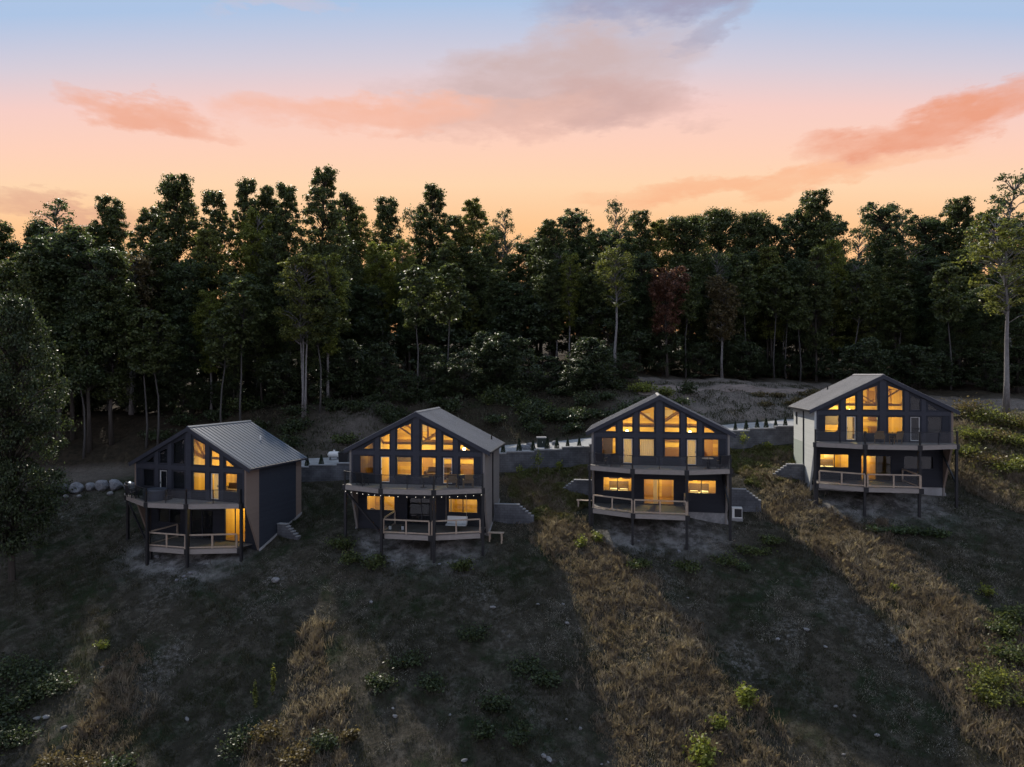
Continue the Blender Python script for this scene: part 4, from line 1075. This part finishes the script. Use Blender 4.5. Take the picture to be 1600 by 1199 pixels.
# pale dead straw in patches
n = 330000
Y = 31 + 24 * gr.uniform(0, 1, n); X = gr.uniform(-0.6, 0.8, n) * Y
w_ = lump_noise(X, Y, 0.42) * lump_noise(X + 7, Y * 0.6, 0.9) * lump_noise(X, Y + 5, 2.6)
ok = (gr.uniform(0, 1, n) < np.clip((w_ - 0.13) * 4.5, 0, 1) * np.where(X > 2, 1.0, 0.4)) & ~in_cabins(X, Y)
X, Y = X[ok], Y[ok]
blades('dead_straw', X, Y, 0.05 + 0.12 * gr.uniform(0, 1, len(X)) ** 2, 0.010 + 0.008 * gr.uniform(0, 1, len(X)), 1.6, mat('pale_straw', (0.2, 0.18, 0.15), 0.85, 0.15, island=[(0.13, 0.12, 0.10), (0.24, 0.22, 0.19), (0.42, 0.40, 0.36)], translucent=0.2), 'pale dead straw matted in patches over the slope', gr)
# tall dry growth; paler tongues outlined to the sunlit gaps between cabin shadows
DRY = mat('dry_brown_grass', (0.16, 0.11, 0.07), 0.85, 0.15, island=[(0.115, 0.094, 0.074), (0.220, 0.184, 0.148), (0.41, 0.355, 0.29)], var=(0.165, 0.130, 0.098), scale=0.35, translucent=0.3)
def strip(P, dens, h0, name, material, label, rag=0.5):
    P = np.array(P); x0, y0 = P.min(0) - 1; x1, y1 = P.max(0) + 1
    n = int(dens * (x1 - x0) * (y1 - y0)); X, Y = scatter(n, x0, x1, y0, y1)
    # tussocks: pull the blades towards clump centres
    nc = max(20, n // 60); cx, cy_ = scatter(nc, x0, x1, y0, y1); k = gr.integers(0, nc, n)
    rr = np.abs(gr.normal(0, 0.26, n)); an = gr.uniform(0, 6.28, n); cl = gr.uniform(0, 1, n) < 0.72
    X = np.where(cl, cx[k] + rr * np.cos(an), X); Y = np.where(cl, cy_[k] + rr * np.sin(an), Y)
    ragk = np.where(cl, gr.normal(0, 1, nc)[k], gr.normal(0, 1, n)) * 0.30
    Xw = X + rag * np.sin(Y * 1.3) * 0.25 + rag * ragk + rag * 0.3 * np.sin(Y * 0.6 + X); Yw_ = Y + rag * np.sin(X * 1.7) * 0.4
    ok = in_poly(Xw, Yw_, [tuple(p) for p in P]) & ~in_cabins(X, Y) & (Y < K(KYW, X) - 0.25)
    ch = gr.uniform(0.55, 1.25, nc)[k]
    X, Y, ch, rr, cl = X[ok], Y[ok], ch[ok], rr[ok], cl[ok]
    h = h0 * gr.uniform(0.45, 1.1, len(X)) * np.where(cl, ch * np.clip(1.15 - rr, 0.4, 1.2), 0.6) * (0.55 + 0.8 * lump_noise(X, Y, 0.8))
    blades(name, X, Y, h, 0.011 + 0.012 * gr.uniform(0, 1, len(X)), 0.85, material, label, gr, True)
strip(STRIP_A, 420, 0.55, 'dry_grass', DRY, 'tongue of tall brown dry grass below the stepped wall of the fully lit cabin', 1.5)
strip(STRIP_B, 420, 0.60, 'dry_grass', DRY, 'tongue of tall brown dry grass below the pale-flanked cabin', 1.5)
strip(STRIP_C, 300, 0.70, 'dry_grass', DRY, 'brushy mound of dry grass beyond the pale-flanked cabin', 1.0)
strip(STRIP_D1, 300, 0.6, 'dry_grass', DRY, 'patch of dry grass on the slope below the blue-roofed cabin', 1.2)
strip(STRIP_D2, 330, 0.6, 'dry_grass', DRY, 'patch of dry grass on the slope below the gap beside the string-lit cabin', 1.0)
# thin weeds and dead stalks on the cut bank behind the driveway
X, Y = scatter(120000, -30, 40, 67, 92)
d_ = Y - K(KYW, X) - ROADW
ok = (d_ > 0.3) & (d_ < 17) & (gr.uniform(0, 1, len(X)) < lump_noise(X, Y, 0.9) * lump_noise(X, Y, 2.3) * 1.6) & ~((X > 15) & (X < 40) & (d_ > 8.6) & (d_ < 14))
X, Y = X[ok], Y[ok]
blades('bank_weeds', X, Y, 0.12 + 0.38 * gr.uniform(0, 1, len(X)) ** 2, 0.02 + 0.015 * gr.uniform(0, 1, len(X)), 0.9, mat('grey_weeds', (0.1, 0.09, 0.07), 0.85, 0.1, island=[(0.055, 0.052, 0.036), (0.10, 0.09, 0.07), (0.17, 0.155, 0.13)], var=(0.045, 0.055, 0.028), scale=0.4, translucent=0.2), 'thin grey weeds on the cut bank behind the driveway', gr, True)
GREENC = mat('green_groundcover', (0.07, 0.085, 0.03), 0.8, 0.2, island=[(0.060, 0.072, 0.026), (0.105, 0.122, 0.042), (0.16, 0.17, 0.06)], var=(0.12, 0.10, 0.05), scale=0.5, translucent=0.3)
def groundcover(P, n, label, leaf=0.085, hmax=0.42):
    P = np.array(P); x0, y0 = P.min(0); x1, y1 = P.max(0)
    X, Y = scatter(n, x0, x1, y0, y1)
    ok = in_poly(X + 0.4 * np.sin(Y * 2), Y, [tuple(p) for p in P]) & ~in_cabins(X, Y)
    X, Y = X[ok], Y[ok]; m = lump_noise(X, Y, 1.6) * lump_noise(X + 3, Y, 2.7)
    Z = ground(X, Y) + gr.uniform(0, 1, len(X)) * hmax * (0.25 + 1.3 * m)
    v = leaf_quads(np.stack([X, Y, Z], 1), np.tile([0, 0, 0.9], (len(X), 1)), leaf, gr)
    o = fast_mesh('ground_cover', v, len(v) // 4, GREENC, None, 4); o['kind'] = 'stuff'; o['label'] = label
groundcover(BANK_G, 60000, 'green creeping ground cover on the bank under the long retaining wall')
groundcover(BANK_G2, 40000, 'green creeping ground cover on the bank beside the pale-flanked cabin')
groundcover([(36.4, 66), (55, 67), (52, 58), (43, 52), (38.5, 55)], 26000, 'green and brown brush on the mound beyond the pale-flanked cabin', 0.09, 0.6)

# ------------------------------------------------------------------ weeds, bushes and saplings in the open
W = leaf_plant
W('leafy_weed', 'bright', 12.69, 37.05, 0.55, 1.25, 420, 0.11, 'tall fern-leaved yellow-green weed on the edge of the brown grass', 'weed', seed=1, stems=7)
W('leafy_weed', 'bright', 9.43, 33.95, 0.8, 1.3, 620, 0.10, 'broad clump of yellow-green weeds low down in the brown grass tongue', 'weed', seed=2, stems=10)
W('leafy_weed', 'bright', 10.81, 35.95, 0.5, 0.8, 260, 0.09, 'small yellow-green weed between two taller clumps in the brown grass', 'weed', seed=3)
for k, (x, y) in enumerate([(6.3, 51.2), (5.1, 50.2)]):
    W('leafy_weed', 'bright', x, y, 0.5, 0.75, 260, 0.09, 'bright green weed near the top of the brown grass tongue', 'weed', 'weeds at the top of the brown tongue', seed=4 + k)
W('leafy_weed', 'bright', 25.35, 45.19, 0.4, 0.55, 150, 0.09, 'lone bright green weed in the tongue of grass below the pale-flanked cabin', 'weed', seed=7)
W('leafy_weed', 'bright', 30.84, 44.32, 0.5, 0.8, 200, 0.09, 'green weed on dark turf below the pale-flanked cabin', 'weed', seed=8)
for k, (x, y, r) in enumerate([(0.82, 39.44, 1.0), (-2.34, 41.94, 0.9), (-0.93, 36.87, 0.9), (-6.08, 39.59, 0.9), (-4.52, 38.2, 0.8), (1.96, 38.62, 0.8), (-7.39, 37.97, 0.7), (0.21, 34.95, 0.8), (-1.45, 35.18, 0.6)]):
    W('low_bush', 'shade', x, y, r, 0.75, 700, 0.085, 'low dark green bush on the slope below the string-lit cabin', 'bush', 'low bushes below the string-lit cabin', seed=20 + k, stems=12)
for k, (x, y, r) in enumerate([(-9.51, 48.37, 1.0), (-11.6, 48.72, 0.9), (-3.62, 47.8, 0.8), (-12.6, 50.6, 1.0)]):
    W('low_bush', 'dark', x, y, r, 0.8, 800, 0.09, 'dark bush growing against the deck posts of the string-lit cabin', 'bush', 'bushes at the string-lit deck', seed=40 + k, stems=12)
for k, (x, y, r) in enumerate([(17.47, 49.6, 1.2), (15.28, 48.86, 1.0), (12.33, 48.2, 1.1), (8.85, 48.38, 0.9), (19.04, 50.5, 0.8)]):
    W('low_bush', 'dark', x, y, r, 0.55, 800, 0.085, 'low dark bush in front of the fully lit cabin', 'bush', 'bushes before the fully lit cabin', seed=50 + k, stems=12)
W('low_bush', 'blue', 16.33, 47.97, 0.5, 0.6, 420, 0.07, 'small silvery bush in front of the fully lit cabin', 'bush', seed=60, stems=10)
for k in range(6):
    W('low_bush', 'blue', 27.0 + 0.9 * k, 51.0 - 0.12 * k, 0.6, 0.6, 380, 0.10, 'leafy dark green plant in the row below the pale-flanked deck', 'bush', 'row of plants below the pale-flanked deck', seed=70 + k, stems=9)
for k, (x, y, r, lk) in enumerate([(26.48, 37.86, 1.2, 'olive'), (28.53, 39.07, 1.1, 'dark'), (25.69, 36.76, 0.9, 'olive'), (29.55, 41.21, 0.9, 'dark'), (27.77, 35.91, 1.0, 'olive'), (31.0, 42.09, 1.0, 'dark')]):
    W('leafy_shrub', lk, x, y, r, 1.1, 1000, 0.085, 'leafy shrub in the dry grass far below the pale-flanked cabin', 'shrub', 'shrubs far below the pale-flanked cabin', seed=80 + k, stems=14)
for k, (x, y, r, hh) in enumerate([(-13.94, 34.75, 0.9, 1.2), (-12.69, 35.26, 0.8, 1.0), (-10.85, 34.01, 0.9, 1.0), (-9.59, 34.81, 0.7, 0.8), (-8.31, 35.1, 0.4, 0.6), (-21.37, 34.13, 0.9, 0.9), (-19.6, 33.99, 0.8, 0.8), (-23.16, 34.43, 0.7, 0.7)]):
    W('leafy_shrub', 'rust' if k % 3 else 'shade', x, y, r, hh, 750, 0.075, 'olive brushy shrub rooted in the dry grass patches below the blue-roofed cabin', 'shrub', 'brush in the dry patches', seed=100 + k, stems=12)
W('mullein', 'olive', -13.37, 38.05, 0.16, 1.5, 220, 0.08, 'upright spiky mullein stalk beside the dry grass patch', 'weed', 'mullein stalks', seed=120, stems=3)
W('mullein', 'olive', -14.07, 37.44, 0.16, 1.3, 200, 0.08, 'upright spiky mullein stalk beside the dry grass patch', 'weed', 'mullein stalks', seed=121, stems=3)
W('leafy_weed', 'bright', -25.2, 42.04, 0.4, 0.6, 200, 0.08, 'pale weed alone on dark turf below the boulder row', 'weed', seed=122)
for k in range(16):
    x, y = -25.5 - rq.uniform(0, 6), 34.5 + rq.uniform(0, 6)
    W('dark_brush', 'shade', x, y, 1.1, 1.0, 700, 0.09, 'dark thicket bush at the foot of the slope below the leafy tree', 'bush', 'thicket at the foot of the slope', seed=130 + k, stems=12)
for k in range(12):
    x, y = -38 - rq.uniform(0, 5), 52 + rq.uniform(0, 8)
    W('dark_brush', 'shade', x, y, 1.2, 1.4, 700, 0.10, 'bluish dark bush between the leafy tree and the boulder row', 'bush', 'bushes by the boulder row', seed=150 + k, stems=12)
# brush mass on the bank behind the driveway
for k in range(76):
    px = rq.uniform(560, 1085) if k < 56 else rq.uniform(240, 560); Y = rq.uniform(71, 84); x = at(px, Y)
    if Y < float(K(KYW, x)) + ROADW + 0.8: Y = float(K(KYW, x)) + ROADW + rq.uniform(0.8, 6); x = at(px, Y)
    W('bank_bush', rq.choice(['dark', 'shade', 'shade']), x, Y, rq.uniform(1.0, 1.7), rq.uniform(0.9, 2.0), 620, 0.13, 'dark bush on the overgrown bank behind the driveway', 'bush', 'bushes on the bank behind the driveway', seed=170 + k, stems=10)
W('bank_bush', 'bright', at(1002, 82), 82, 1.5, 1.3, 1000, 0.12, 'bright yellow-green bush on the bank above the fully lit cabin', 'bush', seed=230, stems=16)
W('bank_bush', 'olive', at(1040, 80), 80, 1.2, 1.1, 700, 0.12, 'olive bush beside the bright bush above the fully lit cabin', 'bush', seed=231, stems=14)
for k in range(9):
    px = 1185 + 12 * k + rq.uniform(-5, 5); Y = 80 + rq.uniform(-2.5, 3)
    W('brown_brush', 'rust', at(px, Y), Y, 0.9, 0.6, 380, 0.10, 'tan brush heap along the edge of the dirt clearing', 'bush', 'tan brush at the clearing', seed=240 + k, stems=8)
for k, (px, Y, h_) in enumerate([(1512, 66, 1.9), (1530, 65.5, 2.2), (1548, 64.5, 1.8), (1570, 64, 1.6), (1592, 63.6, 1.7), (1520, 62, 1.4), (1556, 61.5, 1.3), (1588, 60.5, 1.3), (1505, 60, 1.2), (1540, 58.5, 1.2), (1575, 57.5, 1.2), (1603, 58, 1.2)]):
    W('mound_brush', 'olive' if k % 3 else 'rust', at(px, Y), Y, 1.5, h_, 1100, 0.10, 'tangled olive brush heaped on the mound beyond the pale-flanked cabin', 'bush', 'brush on the mound', seed=260 + k, stems=16)
for k, (px, Y, h_, lab) in enumerate([(812, 59.6, 1.0, 'short staked sapling under the long retaining wall near the string-lit cabin'), (841, 60.0, 2.0, 'tallest young sapling in front of the long retaining wall'), (874, 60.0, 1.1, 'young sapling under the long retaining wall near the fully lit cabin'),
                                     (1162, 63.0, 1.9, 'young sapling before the retaining wall next to the fully lit cabin'), (1199, 63.2, 0.9, 'small sapling under the climbing retaining wall')]):
    x = at(px, Y); root = empty('young_sapling', (x, Y, gz(x, Y))); rg = np.random.default_rng(300 + k)
    MB().tube([(0, 0, -0.1), (0.03, 0, h_ * .5), (0, 0.02, h_)], [0.03, 0.025, 0.012], 5).build('stem', PALEBARK, root)
    p = np.array([0, 0, h_ * 0.78]) + rg.normal(0, 1, (150, 3)) * np.array([.17, .17, h_ * .14])
    v = leaf_quads(p, np.tile([0, 0, .8], (150, 1)), 0.085, rg); fast_mesh('foliage', v, len(v) // 4, LEAF['bright'], root, 4)
    tag(root, lab, 'sapling', 'saplings under the retaining wall')

# ------------------------------------------------------------------ rocks
STONE = mat('pale_stone', (0.26, 0.255, 0.25), 0.9, 0.2, var=(0.13, 0.128, 0.125), scale=1.2, fine=(0.38, 0.375, 0.37), bump=0.8, bscale=3)
GREYSTONE = mat('grey_boulder', (0.22, 0.225, 0.235), 0.9, 0.2, var=(0.12, 0.12, 0.13), scale=1.1, fine=(0.34, 0.34, 0.35), bump=0.6, bscale=4)
def rock_mesh(seed, m):
    rg = np.random.default_rng(seed); bm = bmesh.new(); bmesh.ops.create_icosphere(bm, subdivisions=2, radius=1.0)
    pl = sph(9, rg); dd = rg.uniform(0.62, 0.9, 9)
    for v in bm.verts:
        p = np.array(v.co)
        for n_, d_ in zip(pl, dd):
            q = p @ n_
            if q > d_: p = p - n_ * (q - d_)
        v.co = Vector(p * (1 + rg.normal(0, 0.025)))
    me = bpy.data.meshes.new('rock'); bm.to_mesh(me); bm.free(); me.materials.append(m); return me
RK = [rock_mesh(s, STONE) for s in range(4)]; RB = [rock_mesh(10 + s, GREYSTONE) for s in range(4)]
def rock(me, x, y, sx, sy, sz, label, group, name='rock', sink=0.35):
    o = bpy.data.objects.new(name, me); col.objects.link(o); o.location = (x, y, gz(x, y) + sz * (1 - sink) - sz * 0.1)
    o.scale = (sx, sy, sz); o.rotation_euler = (rq.uniform(-.2, .2), rq.uniform(-.2, .2), rq.uniform(0, 6.28))
    return tag(o, label, 'rock', group)
px = 100
while px < 236:
    Y = 60.4 + rq.uniform(-.2, .2); s = rq.uniform(0.42, 0.62); x = at(px, Y)
    b_ = rock(RB[rq.randrange(4)], x, Y, s * 1.15, s, s * 0.95, 'grey boulder set in the row beside the blue-roofed cabin', 'boulder row', 'boulder'); b_.rotation_euler[2] = rq.uniform(-.3, .3)
    if rq.random() < 0.6: rock(RK[rq.randrange(4)], x + rq.uniform(-.4, .4), Y - 0.9 - rq.uniform(0, .4), s * .45, s * .4, s * .35, 'pale stone tumbled below the boulder row', 'stones below the boulder row')
    px += s * 2.1 * 1067 / Y
rock(RK[0], -16.3, 47.1, 0.34, 0.28, 0.2, 'lone white rock on the grass between the blue-roofed and string-lit cabins', None)
for k, (px_, py_) in enumerate([(58, 1124), (72, 1122), (292, 1125), (614, 1108), (617, 1121), (703, 1118), (850, 1183), (858, 1188), (940, 1195), (950, 1192), (770, 950), (580, 942), (1008, 853), (880, 945), (886, 975), (907, 1140), (768, 1135), (160, 1043), (100, 1138), (1260, 985), (1215, 1000), (1335, 1120), (1370, 1150), (1318, 1180), (1290, 1012), (1305, 1105), (840, 945), (1075, 935), (885, 1125), (725, 1190)]):
    lo, hi = 28.0, 60.0
    for _ in range(40):
        m_ = (lo + hi) / 2
        if -(py_ - 585) / 1067 * m_ > gz(at(px_, m_), m_): lo = m_
        else: hi = m_
    s = rq.uniform(0.06, 0.17)
    rock(RK[k % 4], at(px_, lo), lo, s * rq.uniform(1.0, 1.9), s * rq.uniform(.7, 1.1), s * rq.uniform(.45, .8), 'small pale stone lying in the short hillside grass', 'small pale stones in the grass')
for k, (px_, Y) in enumerate([(823, 64), (828, 66.2), (815, 65), (868, 66), (845, 68)]):
    x = at(px_, Y); rock(RB[k % 4], x, Y, .45, .38, .3, 'grey landscaping boulder beside the driveway', 'boulders by the driveway', 'boulder')
for k in range(14):
    h, x, y = rq.choice([(0, rq.uniform(-3, 5), rq.uniform(-3, -.5)), (1, rq.uniform(-5, 5), rq.uniform(-2.6, -.6)), (3, -5.6, rq.uniform(-.2, 1.2)), (2, rq.uniform(-5, 5), rq.uniform(-2.6, -.8))])
    X_, Y_ = to_world(h, x, y); s = rq.uniform(.1, .22); rock(RB[k % 4], X_, Y_, s, s, s * .7, 'loose stone on the dusty ground under a cabin deck', 'loose stones under the decks')

# ------------------------------------------------------------------ small things by the cabins
def hang(h, x, y): X_, Y_ = to_world(h, x, y); return X_, Y_
def bench(h, x, y, rz, label):
    X_, Y_ = to_world(h, x, y); root = empty('timber_bench', (X_, Y_, gz(X_, Y_)), rz - R(HOUSES[h][3])); tag(root, label, 'bench', 'timber benches by the cabins')
    for k in range(3): MB().box(-0.6, 0.6, -0.2 + 0.14 * k, -0.075 + 0.14 * k, 0.62, 0.67).build('slat', RAILW, root)
    for sx in (-1, 1):
        for sy in (-1, 1): MB().box(sx * .45 - .05, sx * .45 + .05, sy * .14 - .04, sy * .14 + .04, -0.15, 0.575).build('leg', RAILW, root)
        MB().box(sx * .45 - .045, sx * .45 + .045, -0.19, 0.19, 0.58, 0.618).build('cross_bar', RAILW, root)
bench(1, 5.85, 1.1, 0.0, 'pale timber bench beside the string-lit cabin')
bench(2, -5.9, 1.6, 0.0, 'pale timber bench against the fully lit cabin')
X_, Y_ = to_world(2, 6.0, 2.3); root = empty('air_conditioner', (X_, Y_, gz(X_, Y_)), -R(HOUSES[2][3])); tag(root, 'white boxy air conditioner unit beside the fully lit cabin', 'air conditioner')
MB().box(-.42, .42, -.3, .3, -0.2, 0.12).build('plinth', CONC_CLEAN, root); MB().box(-.38, .38, -.27, .27, .122, .9).build('casing', WHITE, root); MB().box(-.2, .34, -.285, -.272, .2, .84).build('grille', BLACK, root)
MB().box(-.39, .39, -.28, .28, .902, .93).build('lid', WHITE, root)
# propane tank and utility cabinet on the driveway
x = at(522, 66); y = 66.; root = empty('propane_tank', (x, y, float(K(KZT, x)) + .03)); tag(root, 'small white propane tank on the driveway beside the string-lit cabin', 'tank')
b = MB(); n_ = 9; b.tube([(-.62 + 1.24 * k / n_, 0, .5) for k in range(n_ + 1)], [0.3 * math.sqrt(max(0.05, 1 - abs(-1 + 2 * k / n_) ** 6)) for k in range(n_ + 1)], 14); b.build('shell', WHITE, root, True)
for s in (-1, 1): MB().box(s * .38 - .05, s * .38 + .05, -.2, .2, -.02, .26).build('foot', GREYSTONE, root)
MB().tube([(0, 0, .78), (0, 0, .94)], [.11, .1], 8).build('valve_lid', WHITE, root)
x = at(846, 65.4); y = 65.4; root = empty('utility_cabinet', (x, y, float(K(KZT, x)) + .03)); tag(root, 'dark green utility cabinet with pale lid on the driveway', 'cabinet')
MB().box(-.42, .42, -.35, .35, 0, .85).build('box', mat('dark_green_paint', (0.02, 0.03, 0.025), 0.5), root); MB().box(-.47, .47, -.4, .4, .852, .95).build('lid', CAP, root); MB().box(-.01, .01, -.357, -.352, .05, .8).build('door_seam', BLACK, root); MB().box(.06, .09, -.37, -.353, .4, .55).build('handle', WHITE, root)
x = at(537, 62.6); y = 62.8; root = empty('waste_bin', (x, y, float(K(KZT, x)) + .03)); tag(root, 'large black lidded waste bin behind the string-lit cabin', 'bin')
MB().prism([(-.4, 0), (.4, 0), (.46, .9), (-.46, .9)], 'y', -.4, .4).build('body', BLACK, root); MB().prism([(-.5, .905), (.5, .905), (.46, .98), (-.46, .98)], 'y', -.46, .44).build('lid', BLACK, root)
for s in (-1, 1): MB().tube([(s * .36, .42, .1), (s * .44, .42, .1)], [.1, .1], 10).build('wheel', BLACK, root)

# string lights under the rim of the second cabin's upper deck
def string_lights():
    h = 1; Z = HOUSES[h][2]; X0, Y0 = HOUSES[h][0], HOUSES[h][1]
    root = empty('string_lights', (X0, Y0, Z - 3.2), -R(HOUSES[h][3])); tag(root, 'string of small white bulbs hung along the upper deck edge', 'string lights')
    V = [(-5.2, -0.65), (-2.02, -2.02), (1.90, -2.07), (5.1, -0.7)]
    P = []
    for a, c in zip(V[:-1], V[1:]):
        m = 6
        for k in range(m):
            t = k / m; P.append((a[0] + (c[0] - a[0]) * t, a[1] + (c[1] - a[1]) * t, 0.20 - 0.05 * math.sin(math.pi * t)))
    P.append((V[-1][0], V[-1][1], 0.2))
    MB().tube(P, [0.008] * len(P), 4).build('wire', BLACK, root)
    for p in P:
        bo = ball((p[0], p[1], p[2] - 0.05), 0.024, 8, 5).build('bulb', BULB, root, True)
        MB().tube([(p[0], p[1], p[2] - 0.03), (p[0], p[1], p[2] + 0.0)], [0.018, 0.018], 6).build('socket', BLACK, bo)
string_lights()

# deck furniture
SEATM = mat('dark_resin', (0.03, 0.03, 0.035), 0.6); TANF = mat('wicker', (0.20, 0.13, 0.07), 0.8)
def chair(h, x, y, zf, rz, m, label, group):
    X_, Y_ = to_world(h, x, y); root = empty('deck_chair', (X_, Y_, HOUSES[h][2] + zf), rz - R(HOUSES[h][3])); tag(root, label, 'chair', group)
    MB().box(-.3, .3, -.3, .26, .34, .41).build('seat', m, root)
    MB().prism([(.262, .36), (.32, .36), (.50, 1.0), (.44, 1.0)], 'x', -.3, .3).build('backrest', m, root)
    for s in (-1, 1):
        MB().box(min(s * .3, s * .38), max(s * .3, s * .38), -.3, .3, .56, .61).build('armrest', m, root)
        for yy in (-.27, .22): MB().box(s * .335 - .025, s * .335 + .025, yy - .025, yy + .025, 0, .558).build('leg', m, root)
def table(h, x, y, zf, r, m, label, hh=.72):
    X_, Y_ = to_world(h, x, y); root = empty('round_table', (X_, Y_, HOUSES[h][2] + zf)); tag(root, label, 'table', 'round deck tables')
    MB().tube([(0, 0, hh), (0, 0, hh + .04)], [r, r], 20).build('table_top', m, root); MB().tube([(0, 0, 0.03), (0, 0, hh - .002)], [.04, .04], 8).build('pedestal', BLACK, root); MB().tube([(0, 0, 0), (0, 0, .028)], [.25, .22], 12).build('foot', BLACK, root)
for h, xs, lab in ((0, (-4.6, -3.5), 'blue-roofed cabin'), (1, (-3.9, 2.9, 4.1), 'string-lit cabin'), (2, (-4.4, -3.2, 4.6), 'fully lit cabin'), (3, (-0.6, 0.6), 'pale-flanked cabin')):
    for k, xx in enumerate(xs): chair(h, xx, -0.62 if abs(xx) > 2.5 else -0.9, UF, R(180 + (-20 if xx < 0 else 20)), TANF if (h == 3 or (h == 1 and xx > 0)) else SEATM, 'deck chair on the upper deck of the ' + lab, 'upper deck chairs of the ' + lab)
table(2, 3.5, -0.75, UF, .42, RAILW, 'round timber table on the upper deck of the fully lit cabin')
table(1, 0.9, -1.1, UF, .38, SEATM, 'round dark table on the upper deck of the string-lit cabin')
X_, Y_ = to_world(0, -2.2, -0.85); root = empty('hot_tub', (X_, Y_, HOUSES[0][2] + UF)); tag(root, 'round dark hot tub on the upper deck of the blue-roofed cabin', 'hot tub')
MB().tube([(0, 0, 0), (0, 0, .72)], [.78, .8], 24).build('shell', mat('tub_shell', (0.03, 0.04, 0.06), 0.5), root); MB().tube([(0, 0, .722), (0, 0, .80)], [.84, .80], 24).build('cover', mat('tub_cover', (0.05, 0.06, 0.08), 0.6), root)
MB().box(.82, 1.12, -.3, .3, 0, .3).build('step', SEATM, root)
for h, x, yy, lab in ((0, -5.4, -0.15, 'white globe lamp at the corner of the blue-roofed deck rail'),):
    X_, Y_ = to_world(h, x, yy); root = empty('globe_lamp', (X_, Y_, HOUSES[h][2] + UF)); tag(root, lab, 'lamp')
    ball((0, 0, 1.02), .09, 10, 7).build('globe', emit_mat('soft_globe', (0.9, 0.95, 1.0), 1.2), root, True); MB().tube([(0, 0, 0), (0, 0, .93)], [.03, .03], 6).build('stem', BLACK, root)
X_, Y_ = to_world(1, 3.1, -0.1); root = empty('porch_swing', (X_, Y_, HOUSES[1][2] + LF), -R(HOUSES[1][3])); tag(root, 'white cushioned porch swing on the lower deck of the string-lit cabin', 'swing')
MB().box(-.75, .75, -.28, .28, .42, .5).build('seat', WHITE, root); MB().prism([(.282, .45), (.34, .45), (.44, 1.0), (.38, 1.0)], 'x', -.75, .75).build('backrest', WHITE, root)
for s in (-1, 1): MB().tube([(s * .77, 0, .46), (s * .77, .02, 2.93)], [.012, .012], 5).build('rope', RAILW, root)
for k, (x, e_) in enumerate([(-0.9, 1), (-0.3, 1)]):
    X_, Y_ = to_world(1, x * 1.6 - 0.4, -0.4); root = empty('lantern', (X_, Y_, HOUSES[1][2] + LF)); tag(root, 'small white lantern standing on the lower deck of the string-lit cabin', 'lantern', 'lanterns on the lower deck')
    MB().box(-.09, .09, -.09, .09, 0.03, .3).build('body', WHITE, root); MB().box(-.11, .11, -.11, .11, 0, .028).build('base', BLACK, root); MB().prism([(-.11, .302), (.11, .302), (0, .4)], 'y', -.1, .1).build('cap', BLACK, root)
# sofas and beds seen through the windows
SOFA = mat('sofa_cloth', (0.10, 0.06, 0.035), 0.9)
for h, x, y, zf, lab in ((0, 2.2, 2.6, UF, 'blue-roofed'), (1, 1.0, 3.0, UF, 'string-lit'), (2, -1.6, 3.0, UF, 'fully lit'), (3, -1.4, 3.2, UF, 'pale-flanked')):
    X_, Y_ = to_world(h, x, y); root = empty('sofa', (X_, Y_, HOUSES[h][2] + zf), -R(HOUSES[h][3])); tag(root, 'brown sofa seen through the upper windows of the ' + lab + ' cabin', 'sofa')
    MB().box(-.95, .95, -.4, .3, .06, .44).build('seat', SOFA, root); MB().box(-.95, .95, .302, .5, .06, .88).build('backrest', SOFA, root)
    for s in (-1, 1): MB().box(min(s * .952, s * 1.12), max(s * .952, s * 1.12), -.4, .5, .06, .62).build('armrest', SOFA, root); MB().box(s * .9 - .04, s * .9 + .04, -.36, -.28, 0, .058).build('foot', BLACK, root)
BED = mat('bed_linen', (0.55, 0.45, 0.32), 0.9)
for h, x, y, lab in ((2, -3.2, 3.4, 'fully lit cabin, stepped wall side'), (2, 3.3, 3.4, 'fully lit cabin, air conditioner side'), (3, -3.3, 3.4, 'pale-flanked cabin')):
    X_, Y_ = to_world(h, x, y); root = empty('bed', (X_, Y_, HOUSES[h][2] + LF), -R(HOUSES[h][3])); tag(root, 'bed behind the lower window of the ' + lab, 'bed')
    MB().box(-.8, .8, -1.0, 1.0, .05, .4).build('bed_frame', SOFA, root); MB().box(-.78, .78, -.98, .95, .402, .66).build('mattress', BED, root); MB().box(-.8, .8, 1.002, 1.08, .05, 1.35).build('headboard', SOFA, root)
    for s in (-1, 1): MB().box(s * .4 - .32, s * .4 + .32, .5, .92, .662, .78).build('pillow', WHITE, root)
